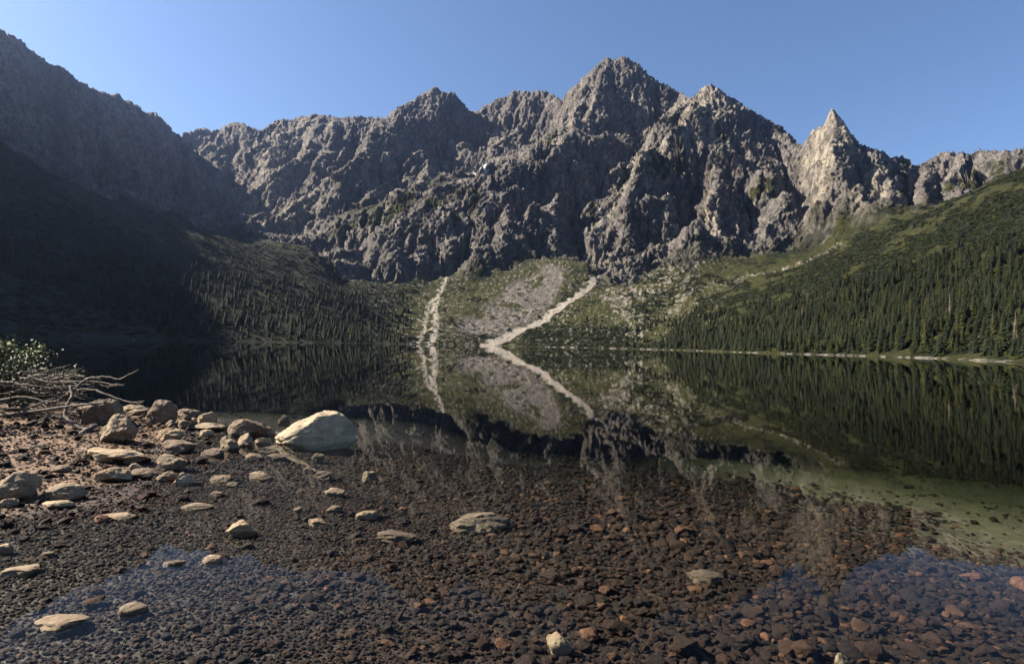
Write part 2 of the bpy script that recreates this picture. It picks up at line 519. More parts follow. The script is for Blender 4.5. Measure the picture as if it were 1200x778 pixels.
# ---- finer grid: broad ribs and couloirs, then running water cuts the gullies
GX0f, GX1f, GY0f, GY1f, GSf = -2100.0, 1900.0, -240.0, 3300.0, 8.0
gxf = np.arange(GX0f, GX1f + GSf, GSf); gyf = np.arange(GY0f, GY1f + GSf, GSf)
XF, YF = np.meshgrid(gxf, gyf)
ZF = base_h(XF, YF)
RKF = np.zeros_like(XF)
mk = YF > 700
RKF[mk] = rockiness(XF[mk], YF[mk])
RKF *= smooth(2900, 2600, YF)
act = RKF > 0.02
skf = np.full(XF.shape, 1e3); skf[act] = seg_dist(XF[act], YF[act], sky_w)[0]
nsf = 0.2 + 0.8 * smooth(0, 150, skf)
xa, ya, za, ra, na = XF[act], YF[act], ZF[act], RKF[act], nsf[act]
lx = xa * 0.94 - za * 0.30
w1_ = fbm(lx / 300, ya / 300, 0.0, 3, 5) * 70; w2_ = fbm(lx / 300, ya / 300, 0.5, 3, 6) * 70
add = ridged((lx + w1_) / 340, (ya + w2_) / 340, 0.3, 2, 40) * 44 + ridged((lx + w1_) / 130, (ya + w2_) / 150, 0.6, 3, 77) * 20 + fbm(lx / 50, ya / 50, 0.2, 3, 78) * 8
add = add + facets((lx + w1_ * 0.4) / 110, (ya + w2_ * 0.4) / 110, za / 90, 3, 1.5) * 24
for L, a_, w_ in STR_W:
    dd, tt = seg_dist(xa + w1_ * 0.2, ya + w2_ * 0.2, L)
    add = add - 1.6 * a_ * np.exp(-(dd / w_) ** 2) * smooth(0.0, 0.15, tt) * smooth(1.0, 0.85, tt)
ZF[act] += add * ra * na
nyf, nxf = ZF.shape
offs = [(-1, -1), (-1, 0), (-1, 1), (0, -1), (0, 1), (1, -1), (1, 0), (1, 1)]
flat_id = np.arange(nyf * nxf).reshape(nyf, nxf)
amask = np.zeros_like(act); amask[1:-1, 1:-1] = act[1:-1, 1:-1]
ids = flat_id[amask]
jj, iif = np.nonzero(amask)
for it in range(18):
    best = np.zeros(len(ids)); rec = ids.copy(); hcur = ZF[jj, iif]; drop = np.zeros(len(ids))
    for dj, di in offs:
        hn = ZF[jj + dj, iif + di]
        sl_ = (hcur - hn) / (GSf * math.hypot(dj, di))
        m = sl_ > best
        best = np.where(m, sl_, best); rec = np.where(m, flat_id[jj + dj, iif + di], rec); drop = np.where(m, hcur - hn, drop)
    area = [1.0] * (nyf * nxf)
    od = np.argsort(-hcur)
    for a_, b_ in zip(ids[od].tolist(), rec[od].tolist()):
        if a_ != b_:
            area[b_] += area[a_]
    Ar = np.array(area)[ids]
    dh = np.minimum(0.19 * np.sqrt(np.minimum(Ar, 2500)) * np.minimum(best, 1.6), 0.6 * drop) * RKF[jj, iif]
    ZF[jj, iif] -= dh
FLOW = np.zeros(nyf * nxf); FLOW[ids] = np.log1p(Ar); FLOW = FLOW.reshape(nyf, nxf)
gx, gy, GX0, GX1, GY0, GY1, GS, GZ = gxf, gyf, GX0f, GX1f, GY0f, GY1f, GSf, ZF


# tessellate in rings and spokes: finer where the slope is steep
NAZ, NR = 1320, 740
az = np.radians(np.concatenate([np.linspace(-78, -42.5, 90, endpoint=False), np.linspace(-42.5, 42.5, NAZ - 130, endpoint=False), np.linspace(42.5, 60, 40)]))
rf = np.concatenate([np.linspace(60, 500, 160, endpoint=False), np.linspace(500, 2700, 800, endpoint=False), np.linspace(2700, 3600, 60)])
AX, RF = np.meshgrid(az, rf, indexing='ij')
hz = base_h((np.sin(AX) * RF), (np.cos(AX) * RF))
slope = np.abs(np.gradient(hz, axis=1)) / np.gradient(RF, axis=1)
ang = np.gradient((hz / RF), axis=1)
wgt = np.maximum(ang, 0) * 1.0 + np.abs(ang) * 0.3 + np.gradient(np.log(RF), axis=1) * 0.10
ker = np.hanning(25); ker /= ker.sum()
wgt = np.apply_along_axis(lambda v: np.convolve(np.pad(v, 12, mode='edge'), ker, 'valid'), 0, wgt)
cw = np.cumsum(wgt, axis=1); cw = (cw - cw[:, :1]) / (cw[:, -1:] - cw[:, :1])
R = np.empty((NAZ, NR))
tq = np.linspace(0, 1, NR)
for i in range(NAZ):
    R[i] = np.interp(tq, cw[i], rf)
AZ = np.repeat(az[:, None], NR, 1)
VX = np.sin(AZ) * R; VY = np.cos(AZ) * R
VZ = base_h(VX, VY)
for px_, py_, dd_, add_, rad_ in ((975, 126, 1315, 20, 20), (962, 146, 1335, 6, 14)):   # summit teeth
    q_ = at(px_, py_, dd_)
    VZ = VZ + add_ * np.clip(1 - np.hypot(VX - q_[0], (VY - q_[1]) * 0.6) / rad_, 0, 1) ** 1.5
ROCK = rockiness(VX, VY)
# normals of the control surface
e = 14.0
nx = -(base_h(VX + e, VY) - base_h(VX - e, VY)) / (2 * e)
ny = -(base_h(VX, VY + e) - base_h(VX, VY - e)) / (2 * e)
nl = np.sqrt(nx * nx + ny * ny + 1)
nx, ny, nz = nx / nl, ny / nl, 1 / nl
skd, _ = seg_dist(VX, VY, sky_w)
near_sky = smooth(0, 150, skd)
q_ = at(975, 126, 1315)
near_spire = 0.25 + 0.75 * smooth(15, 75, np.hypot(VX - q_[0], VY - q_[1]))
# joints in the granite lean to the left going down; ribs run down the face
ux = VX * 0.94 - VZ * 0.34; uy = VY; uz = VZ * 0.45
wx = fbm(ux / 300, uy / 300, uz / 300, 3, 5) * 70; wy = fbm(ux / 300, uy / 300, uz / 300, 3, 6) * 70
fine = fbm(ux / 16, uy / 16, VZ / 16, 4, 133, gain=0.65)
jx = fbm(VX / 60, VY / 60, VZ / 60, 3, 55) * 14; jy = fbm(VX / 60, VY / 60, VZ / 60, 3, 56) * 14
fb = facets((ux + jx) / 46, (uy + jy) / 46, (uz + jx * .5) / 34, 4, 1.6)
fc = facets((ux + jx * .5) / 18, (uy + jy * .5) / 18, uz / 14, 5, 1.5)
fd = facets((VX + jx * .2) / 8, (VY + jy * .2) / 8, VZ / 8, 6, 1.5)
fe = facets(VX / 3.6, VY / 3.6, VZ / 3.6, 7, 1.6)
disp = ROCK * near_spire * ((fb * 5 + fc * 4.5) * (0.45 + 0.55 * near_sky) + fd * 3.0 + fe * 1.3 + fine * 2.6)
soft = (1 - ROCK) * soft_detail(VX, VY) * smooth(0.5, 12, VZ)
PX_ = VX + nx * disp * 0.85; PY_ = VY + ny * disp * 0.85; PZ_ = VZ + disp * (0.35 + 0.65 * nz) * 0.85 + soft

# settle the crest on the surveyed skyline, keeping its small crags
sk_az = np.arctan2(sky_w[:, 0], sky_w[:, 1]); sk_t = (sky_w[:, 2] - CAM_H) / np.hypot(sky_w[:, 0], sky_w[:, 1])
for it in range(2):
    rr_ = np.hypot(PX_, PY_); el_ = np.where(R > 850, (PZ_ - CAM_H) / rr_, -1)
    jm = el_.argmax(1); ii = np.arange(NAZ)
    res = (np.interp(az, sk_az, sk_t) - el_[ii, jm]) * rr_[ii, jm]
    kk = np.hanning(11); kk /= kk.sum()
    res = np.convolve(np.pad(res, 5, mode='edge'), kk, 'valid')
    res = np.where((az > sk_az[0]) & (az < sk_az[-1]), np.clip(res, -70, 70), 0)
    rm = np.convolve(np.pad(R[ii, jm], 5, mode='edge'), kk, 'valid')
    PZ_ = PZ_ + res[:, None] * np.exp(-((R - rm[:, None]) / 130.0) ** 2)

crest = np.exp(-((R - rm[:, None]) / 70.0) ** 2) * ROCK
PZ_ = PZ_ + crest * (fbm(VX / 34, VY / 34, 0.3, 4, 15, gain=0.6) * 13) * near_spire

V = np.stack([PX_, PY_, PZ_], -1)
# true normals
du = np.gradient(V, axis=0); dv = np.gradient(V, axis=1)
N = np.cross(dv, du); N /= np.linalg.norm(N, axis=-1, keepdims=True) + 1e-9
N[N[..., 2] < 0] *= 1
# ---- ground cover: r = grass, g = pale scree, b = dark scrub, a = bright rubble
n1 = fbm(PX_ / 45, PY_ / 45, PZ_ / 45, 4, 301); n2 = fbm(PX_ / 12, PY_ / 12, PZ_ / 12, 3, 302); n3 = fbm(PX_ / 160, PY_ / 160, 0, 3, 303)
n4 = fbm(PX_ / 5, PY_ / 5, PZ_ / 5, 2, 305)
up_n = N[..., 2]
depth_far = VY
grass = np.zeros_like(VX); scree = np.zeros_like(VX); scrub = np.zeros_like(VX); rub = np.zeros_like(VX)
# ledges of grass on the rock
grass = np.maximum(grass, ROCK * smooth(0.52, 0.68, up_n + n2 * 0.16 + n1 * 0.12 - PZ_ / 2600 - smooth(1700, 2000, VY) * 0.5 - smooth(-300, -500, VX) * 0.4))
softm = 1 - ROCK
grass = np.maximum(grass, softm * 1.0)
scrub = np.maximum(scrub, softm * smooth(-0.02, 0.14, n1 + n2 * 0.5 + 0.06))


def wl(L):
    return np.array([at(*p) for p in L])


def stripe(L, w0, w1, rough=0.6):
    Lw = wl(L) if len(L[0]) == 3 else np.array([hit(*p) for p in L])
    d, t = seg_dist(VX + n2 * 6, VY + n1 * 8, Lw)
    w = (w0 + (w1 - w0) * t) * (1 + n2 * rough)
    return smooth(1.0, 0.55, d / np.maximum(w, 0.5))


FAN1 = [(640, 300, 1215), (672, 326, 1140), (655, 350, 1080), (625, 372, 1000), (590, 392, 935), (560, 400, 900), (540, 392, 925), (545, 372, 990), (575, 350, 1070), (600, 325, 1160)]
f1 = smooth(-18, 18, poly_in(VX, VY, wl(FAN1)) + n1 * 25)
scree = np.maximum(scree, softm * f1 * smooth(-0.32, -0.1, n1 + n2 * 0.4 + 0.12))
FAN2 = [(500, 325, 1150), (545, 325, 1160), (535, 350, 1070), (560, 375, 985), (545, 402, 880), (480, 402, 850), (470, 380, 930), (505, 350, 1060)]
f2 = smooth(-20, 20, poly_in(VX, VY, wl(FAN2)) + n1 * 20)
scrub *= 1 - np.maximum(f1 * 0.85, f2 * 0.75)
G1 = [(520, 352, 1060), (580, 332, 1150), (640, 304, 1215), (635, 318, 1175), (600, 330, 1140), (560, 348, 1080)]
g1 = smooth(-12, 12, poly_in(VX, VY, wl(G1)) + n2 * 8)
scree *= 1 - g1; scrub *= 1 - g1
G3 = [(450, 380, 945), (505, 340, 1095), (500, 372, 970), (480, 400, 860), (440, 398, 830)]
g3 = smooth(-12, 12, poly_in(VX, VY, wl(G3)) + n1 * 30)
scrub *= 1 - g3 * 0.8
G2 = [(690, 335, 1110), (660, 365, 1030), (650, 375, 990), (740, 385, 930), (730, 350, 1060)]
g2 = smooth(-12, 12, poly_in(VX, VY, wl(G2)) + n1 * 25)
scrub *= 1 - g2 * 0.8
scree = np.maximum(scree, softm * smooth(-10, 15, poly_in(VX, VY, wl([(690, 325, 1140), (705, 345, 1080), (740, 375, 960), (725, 335, 1110)])) + n2 * 20) * smooth(-.1, .1, n1))
path_b = np.maximum(stripe([(702, 316, 1170), (694, 328, 1125), (670, 350, 1070), (640, 370, 1005), (605, 391, 940), (568, 404, 884)], 5, 12, 0.5),
                    0)
path_b = np.maximum(path_b, stripe([(694, 328, 1125), (676, 348, 1075)], 9, 4, 0.4))
path_a = np.maximum(stripe([(522, 316, 1170), (520, 330, 1130), (513, 346, 1080), (509, 362, 1020), (512, 380, 950), (503, 402, 855)], 5, 7, 0.9),
                    stripe([(516, 340, 1100), (503, 355, 1045), (499, 372, 980), (497, 388, 925), (488, 402, 850)], 3, 5, 0.9))
gul = stripe([(718, 243), (706, 260), (700, 272)], 7, 4, 0.6)
ROCKY = [(720, 345, 1080), (735, 360, 1020), (744, 385, 925), (748, 404, 830)]
talus_r = np.maximum(stripe(ROCKY, 26, 9, 1.2), stripe([(825, 298, 1185), (800, 315, 1130), (770, 330, 1090), (735, 345, 1070)], 22, 26, 1.3))
talus_r = np.maximum(talus_r, stripe([(985, 292, 1110), (940, 318, 1080), (900, 322, 1090), (850, 332, 1060), (800, 345, 1030)], 14, 20, 1.4))
talus_r = np.maximum(talus_r, 0.8 * stripe([(805, 305, 1150), (812, 330, 1075), (800, 350, 1010), (790, 375, 930)], 12, 10, 1.4))
rocks_ = 0.55 * softm * smooth(0.32, 0.5, n4 + n2 * 0.35) * smooth(700, 820, VY) * smooth(-0.3, -0.2, VX / VY) * smooth(0.42, 0.3, VX / VY)
rub = np.maximum.reduce([rocks_, path_b, path_a * smooth(-0.35, 0.05, n4 + n2 * .3 + .1), gul, 0.75 * talus_r * smooth(0.08, 0.3, n4 + n2 * 0.5) * softm])
# pale talus under the spire and the bench
scree = np.maximum(scree, 0.8 * stripe([(1000, 225, 1230), (975, 245, 1190), (960, 262, 1190)], 20, 26, 0.8))
bd, _ = seg_dist(VX, VY, BENCH)
scree = np.maximum(scree, smooth(60, 30, bd + n1 * 40) * smooth(-0.05, 0.1, n1 + n3))
grass = np.maximum(grass, smooth(70, 35, bd + n1 * 60) * 0.8)
for L_, a_, b_ in (([(905, 222), (880, 232), (868, 246)], 12, 9), ([(800, 172), (780, 186), (764, 202)], 12, 9), ([(735, 205), (720, 230)], 9, 7), ([(690, 236), (700, 264)], 8, 7),
                   ([(395, 268), (430, 262), (470, 246), (520, 236), (548, 220)], 16, 14), ([(505, 240), (535, 256)], 14, 12), ([(650, 160), (640, 176)], 10, 9),
                   ([(1085, 190), (1060, 197)], 9, 8), ([(1170, 190), (1140, 205), (1112, 222)], 14, 12), ([(560, 228), (552, 250)], 10, 8), ([(840, 150), (850, 165)], 8, 7), ([(950, 268), (930, 285)], 10, 10)):
    grass = np.maximum(grass, ROCK * stripe(L_, a_, b_, 0.9) * smooth(-0.3, 0.0, n2 + 0.15))
grass = np.maximum(grass, stripe([(985, 275, 1150), (960, 300, 1120), (920, 315, 1110)], 34, 30, 0.6))
scrub *= 1 - 0.85 * stripe([(985, 275, 1150), (960, 300, 1120), (920, 315, 1110), (860, 322, 1110)], 34, 28, 0.6)
# the forested hill: strips of open grass among dwarf pine
hill = smooth(300, 380, VX) * smooth(880, 820, VY) * softm
strip = smooth(0.05, 0.2, fbm((VX * 0.8 + VY * 0.6) / 170, (VX * -0.6 + VY * 0.8) / 38, 0.2, 3, 404) - 0.10 + 0.12 * smooth(80, 200, PZ_))
scrub = np.where(hill > 0.5, np.maximum(scrub, 1 - strip), scrub)
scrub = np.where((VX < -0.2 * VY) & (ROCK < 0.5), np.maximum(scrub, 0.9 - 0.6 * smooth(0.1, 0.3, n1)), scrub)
low_scrub = smooth(38, 20, PZ_ + n1 * 18) * softm * smooth(0.0, 0.03, VX / VY) * smooth(0.24, 0.19, VX / VY)
scrub = np.maximum(scrub, low_scrub * 0.95)
scrub = np.maximum(scrub, smooth(30, 12, PZ_ + n1 * 20) * softm * smooth(0.0, -0.04, VX / VY) * 0.9 * (1 - f2 * 0.4))
# shore stones
shore = smooth(0.6, 0.2, np.abs(PZ_ - 0.25)) * softm * smooth(-0.15, 0.1, n2 + n1 * 0.9 - 0.14 + 0.26 * smooth(350, 200, VY) * smooth(0, 150, VX) - 0.5 * smooth(-100, -200, VX))
rub = np.maximum(rub, 0.75 * shore * smooth(-0.22, 0.22, n4 + n2 * 0.4))
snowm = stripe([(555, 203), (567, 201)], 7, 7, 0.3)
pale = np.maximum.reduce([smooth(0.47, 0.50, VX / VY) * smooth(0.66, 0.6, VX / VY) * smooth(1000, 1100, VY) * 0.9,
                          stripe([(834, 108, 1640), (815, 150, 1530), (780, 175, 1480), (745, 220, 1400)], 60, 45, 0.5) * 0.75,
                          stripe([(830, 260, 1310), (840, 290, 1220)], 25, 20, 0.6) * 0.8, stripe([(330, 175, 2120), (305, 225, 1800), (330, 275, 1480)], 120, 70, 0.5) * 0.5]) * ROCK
PALE_LIT = (pale * smooth(-0.35, 0.15, n1 + n2 * 0.5)).astype(np.float32)  # pale granite; the sunlit faces are also lightened here in the colour itself
COV = np.stack([grass, scree, scrub, rub], -1).clip(0, 1).astype(np.float32)
SNOW = np.maximum(snowm, stripe([(703, 246), (703, 251)], 3, 3, .3)).astype(np.float32)


def mat_mountain():
    t = NT('mountain_ground')
    P = t.coord('Object')
    cov = t.n('Attribute', attribute_name='cover')
    sep = t.n('SeparateColor', {0: cov.outputs['Color']})
    rubf = cov.outputs['Alpha']
    grain = t.mapping(P, (1, 1, 0.45), (0, 0.34, 0))
    nA = t.noise(grain, 0.012, 8, 0.65)
    nB = t.noise(grain, 0.09, 8, 0.7, 0.4)
    nC = t.noise(P, 0.6, 4, 0.7)
    rock = t.ramp(nA, [(0.3, (0.13, 0.121, 0.116)), (0.5, (0.225, 0.205, 0.187)), (0.68, (0.34, 0.30, 0.26))])
    rock = t.mix(t.ramp(t.noise(P, 0.006, 6, 0.6), [(0.48, 0.0), (0.62, 0.3)]), rock, (0.19, 0.16, 0.115))
    rock = t.mix(t.ramp(nB, [(0.35, 0.75), (0.62, 0.0)]), rock, (0.05, 0.048, 0.047))
    rock = t.mix(t.ramp(nB, [(0.56, 0.0), (0.72, 0.7)]), rock, (0.34, 0.30, 0.255))
    gr = t.ramp(nB, [(0.3, (0.0172, 0.0218, 0.0062)), (0.5, (0.0374, 0.0406, 0.0101)), (0.7, (0.0741, 0.0686, 0.0203))])
    scr = t.ramp(t.noise(P, 0.35, 6, 0.8), [(0.35, (0.05, 0.046, 0.044)), (0.5, (0.14, 0.126, 0.115)), (0.66, (0.27, 0.24, 0.215))])
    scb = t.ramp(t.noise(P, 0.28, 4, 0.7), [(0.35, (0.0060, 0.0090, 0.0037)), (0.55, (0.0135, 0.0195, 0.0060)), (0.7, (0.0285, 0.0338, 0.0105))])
    rbl = t.ramp(t.noise(P, 0.4, 5, 0.75), [(0.3, (0.16, 0.14, 0.12)), (0.5, (0.36, 0.32, 0.275)), (0.7, (0.52, 0.475, 0.41))])
    vo = t.n('TexVoronoi', {'Vector': t.n('VectorMath', {0: grain, 1: t.n('VectorMath', {0: t.n('TexNoise', {'Vector': P, 'Scale': 0.05, 'Detail': 4.0}).outputs['Color'], 'Scale': 26.0}, operation='SCALE').outputs[0]}, operation='ADD').outputs[0], 'Scale': 0.055}, feature='DISTANCE_TO_EDGE')
    rock = t.mix(t.n('Attribute', attribute_name='pale').outputs['Fac'], rock, t.ramp(nB, [(0.3, (0.20, 0.175, 0.145)), (0.5, (0.36, 0.315, 0.25)), (0.7, (0.47, 0.41, 0.325))]))  # paler rock, with sunlight on the peaks painted into the tone
    crack = t.ramp(vo.outputs['Distance'], [(0.0, 1.0), (0.07, 0.0)])
    rock = t.mix(t.math('MULTIPLY', crack, 0.75), rock, (0.03, 0.029, 0.029))
    c = t.mix(sep.outputs[0], rock, gr)
    c = t.mix(sep.outputs[1], c, scr)
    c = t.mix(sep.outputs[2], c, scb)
    c = t.mix(rubf, c, rbl)
    c = t.mix(t.n('Attribute', attribute_name='snow').outputs['Fac'], c, (0.78, 0.80, 0.84))
    h = t.math('ADD', t.math('MULTIPLY', nB, 5.0), t.math('MULTIPLY', nC, 1.6))
    t.principled(c, 0.9, t.bump(h, 0.9, 4.0), 0.15)
    return t.m


M_MT = mat_mountain()
idx = np.arange(NAZ * NR).reshape(NAZ, NR)
quads = np.stack([idx[:-1, :-1], idx[:-1, 1:], idx[1:, 1:], idx[1:, :-1]], -1)
fcx = VX[:-1, :-1]; fcy = VY[:-1, :-1]; frock = ROCK[:-1, :-1]; fpx = fcx / fcy
zone = np.zeros(fcx.shape, int)                                      # 0 main range
zone[(frock < 0.5)] = 1                                               # talus
zone[(frock < 0.5) & (fcx > 60) & (fcy < 860) & (fpx > 0.22)] = 2     # forested hill
zone[(frock < 0.5) & (fpx < -0.24)] = 3                               # shaded slope
zone[(frock >= 0.5) & (fcx < -640) | (frock >= .5) & (fpx < -0.47)] = 4   # left mountain
zone[(frock >= 0.5) & (fpx > 0.49) & (fcx > 600)] = 5                 # spire and right crags
Vf = V.reshape(-1, 3); Cf = COV.reshape(-1, 4); Sf = SNOW.ravel()
Nf = N.reshape(-1, 3)
for z, nm in enumerate(['mountain_range', 'scree_slope', 'forest_hill', 'shaded_slope', 'backlit_mountain', 'spire_mountain']):
    q = quads[zone == z]
    used, inv = np.unique(q, return_inverse=True)
    me = mesh_np(nm, Vf[used], inv.reshape(q.shape), M_MT, z in (1, 2, 3), {'cover': ('FLOAT_COLOR', Cf[used]), 'snow': ('FLOAT', Sf[used]), 'pale': ('FLOAT', PALE_LIT.ravel()[used])})
    tag(link(bpy.data.objects.new(nm, me)), kind='structure')

#@@FOREGROUND
_lk = {}


def look(arr, x, y):
    """value of a terrain array at plan positions"""
    x = np.asarray(x, float); y = np.asarray(y, float)
    key = (len(x), float(x[0]), float(y[0]), float(x[-1]))
    if key not in _lk:
        a = np.arctan2(x, y); r = np.hypot(x, y)
        ci = np.clip(np.searchsorted(az, a), 1, NAZ - 1)
        ci = np.where(np.abs(az[ci - 1] - a) < np.abs(az[ci] - a), ci - 1, ci)
        lo = np.zeros(len(x), int); hi = np.full(len(x), NR - 1)
        for _ in range(11):
            m = (lo + hi) // 2
            up_ = R[ci, m] <= r
            lo = np.where(up_, m, lo); hi = np.where(up_, hi, m)
        lo = np.minimum(lo, NR - 2)
        f = np.clip((r - R[ci, lo]) / (R[ci, lo + 1] - R[ci, lo] + 1e-9), 0, 1)
        _lk[key] = (ci, lo, f)
    ci, lo, f = _lk[key]
    return arr[ci, lo] * (1 - f) + arr[ci, lo + 1] * f


# ------------------------------------------------------------------ lake bed and shore near the camera
BEACH = np.array([(-5.9, 7.2), (-5.2, 8.0), (-5.9, 10.4), (-6.8, 13.0), (-8.2, 16.3), (-10.5, 18.3), (-15, 20), (-25, 24), (-70, 40), (-70, -8), (-14, 1.5), (-9, 5.6)], float)


def bed_h(x, y):
    x = np.asarray(x, float); y = np.asarray(y, float)
    d = poly_in(x, y, BEACH) + fbm(x / 1.7, y / 1.7, 0.1, 3, 71) * 0.7
    s = 0.8 * (x + 4) + 0.35 * (y - 5)
    z = 0.05 * np.clip(d, 0, 1.5) + 0.03 * np.clip(d, -1.2, 0) + 0.045 * np.clip(d - 1.5, 0, 60) - 0.005 * np.clip(-d - 1.2, 0, 8)
    z = z - (0.045 * np.clip(s - 2.0, 0, 1e3) + 0.0035 * np.clip(s - 5, 0, 12) ** 2) * smooth(0.5, -1.0, d)
    far = np.clip(y - 8.0, 0, 1e3) * smooth(0.5, -2.0, d)
    z = z - (0.02 + 0.055 * smooth(-4.5, 1, x) * (1 - 0.65 * smooth(4, 8, x))) * far - 0.0035 * np.clip(far - 8, 0, 1e3) ** 2 - 0.0007 * far ** 2
    side = np.clip(x - 8, 0, 1e3)
    z = z - 0.002 * side ** 2
    z = z + smooth(3.2, 0.0, y) * 0.62 + fbm(x / 0.9, y / 0.9, 0.5, 3, 72) * 0.025
    return np.maximum(z, -16)


NX, NY = 300, 330
u = np.linspace(-1, 1, NX); xs = np.sign(u) * (np.abs(u) * 14 + np.abs(u) ** 4 * 60)
v = np.linspace(0, 1, NY); ys = -4 + v * 22 + v ** 4 * 92
LX, LY = np.meshgrid(xs, ys, indexing='ij')
LX = LX * (0.55 + 0.45 * np.clip((LY + 4) / 20, 0, 2.2))
LZ = bed_h(LX, LY)
LZ = np.where(LY > 100, LZ - (LY - 100) * 0.5, LZ)
li = np.arange(NX * NY).reshape(NX, NY)
lq = np.stack([li[:-1, :-1], li[1:, :-1], li[1:, 1:], li[:-1, 1:]], -1).reshape(-1, 4)
dry = smooth(0.005, 0.05, LZ)


def mat_bed():
    t = NT('lake_bed_gravel')
    P = t.coord('Object')
    wet = t.n('Attribute', attribute_name='dry').outputs['Fac']
    vo = t.n('TexVoronoi', {'Vector': P, 'Scale': 9.0, 'Randomness': 1.0})
    vs = t.n('TexVoronoi', {'Vector': P, 'Scale': 34.0, 'Randomness': 1.0})
    cr = t.n('SeparateColor', {0: vo.outputs['Color']}).outputs[0]
    cs = t.n('SeparateColor', {0: vs.outputs['Color']}).outputs[0]
    big = t.ramp(cr, [(0.0, (0.0039, 0.0022, 0.0015)), (0.4, (0.0100, 0.0054, 0.0033)), (0.75, (0.0177, 0.0097, 0.0054)), (1.0, (0.0285, 0.0160, 0.0093))])
    sm = t.ramp(cs, [(0.0, (0.0077, 0.0036, 0.0018)), (0.5, (0.0174, 0.0078, 0.0042)), (1.0, (0.0327, 0.0159, 0.0085))])
    c = t.mix(t.ramp(t.noise(P, 0.5, 3), [(0.42, 0.0), (0.56, 1.0)]), sm, big)
    edge = t.ramp(vo.outputs['Distance'], [(0.0, 0.0), (0.75, 0.0), (1.0, 0.7)])
    # pale silt to the right in the deeper shallows
    silt = t.ramp(t.math('ADD', t.n('SeparateXYZ', {0: P}).outputs[0], t.math('MULTIPLY', t.noise(P, 0.35, 4), 5.0)), [(0.0, 0.0), (1.0, 1.0)])
    sl = t.n('MapRange', {0: t.math('ADD', t.n('SeparateXYZ', {0: P}).outputs[0], t.math('MULTIPLY', t.noise(P, 0.35, 4), 6.0)), 1: 7.0, 2: 10.5}).outputs[0]
    sandc = t.ramp(t.noise(P, 2.2, 6, 0.7), [(0.3, (0.0691, 0.0593, 0.0357)), (0.5, (0.1306, 0.1111, 0.0713)), (0.7, (0.1920, 0.1630, 0.1106))])
    yy = t.n('MapRange', {0: t.n('SeparateXYZ', {0: P}).outputs[1], 1: 5.8, 2: 7.4}).outputs[0]
    c = t.mix(t.math('MULTIPLY', t.math('MULTIPLY', sl, yy), 0.85), c, sandc)
    beach = t.ramp(t.noise(P, 3.0, 8, 0.7), [(0.3, (0.0311, 0.0176, 0.0093)), (0.48, (0.0932, 0.0535, 0.0277)), (0.7, (0.1687, 0.1004, 0.0532))])
    c = t.mix(wet, c, beach)
    h = t.math('ADD', t.math('MULTIPLY', t.math('SUBTRACT', 1.0, vo.outputs['Distance']), 0.05), t.math('MULTIPLY', t.math('SUBTRACT', 1.0, vs.outputs['Distance']), 0.016))
    t.principled(c, 0.75, t.bump(h, 0.9, 0.6), 0.3)
    return t.m


bed_me = mesh_np('lake_bed', np.stack([LX, LY, LZ], -1).reshape(-1, 3), lq, mat_bed(), True, {'dry': ('FLOAT', dry.astype(np.float32))})
bed = tag(link(bpy.data.objects.new('lake_bed', bed_me)), kind='structure')


# ------------------------------------------------------------------ water
def mat_water():
    t = NT('lake_water')
    P = t.coord('Object')
    w1 = t.noise(t.mapping(P, (1.0, 0.55, 1)), 1.6, 2, 0.5)
    w2 = t.noise(P, 7.0, 2, 0.5)
    h = t.math('ADD', w1, t.math('MULTIPLY', w2, 0.18))
    nrm = t.bump(h, 0.045, 0.02)
    ge = t.n('NewGeometry')
    cosv = t.math('ABSOLUTE', t.n('VectorMath', {0: ge.outputs['Incoming'], 1: nrm}, operation='DOT_PRODUCT').outputs['Value'])
    f5 = t.math('POWER', t.math('SUBTRACT', 1.0, cosv, clamp=True), 5.0)
    fr = t.math('MULTIPLY', t.math('DIVIDE', t.math('MULTIPLY', f5, f5), t.math('ADD', f5, 0.45)), 1.42, clamp=True)      # seen through a polarising filter
    tr = t.n('BsdfTransparent', {'Color': (0.97, 1.0, 0.98, 1)}).outputs[0]
    gl = t.n('BsdfGlossy', {'Color': (1, 1, 1, 1), 'Roughness': 0.0, 'Normal': nrm}).outputs[0]
    mx = t.n('MixShader', {0: fr, 1: tr, 2: gl}).outputs[0]
    t.t.links.new(mx, t.out.inputs['Surface'])
    va = t.n('VolumeAbsorption', {'Color': (0.50, 0.565, 0.475, 1), 'Density': 0.38}).outputs[0]
    t.t.links.new(va, t.out.inputs['Volume'])
    return t.m


bm = bmesh.new()
bmesh.ops.create_cube(bm, size=1.0)
for vv in bm.verts:
    vv.co = Vector((1500 if vv.co.x > 0 else -1500, 1500 if vv.co.y > 0 else -14, 0.0 if vv.co.z > 0 else -45.0))
wme = bpy.data.meshes.new('lake_water'); bm.to_mesh(wme); bm.free()
wme.materials.append(mat_water())
tag(link(bpy.data.objects.new('lake_water', wme)), kind='structure')


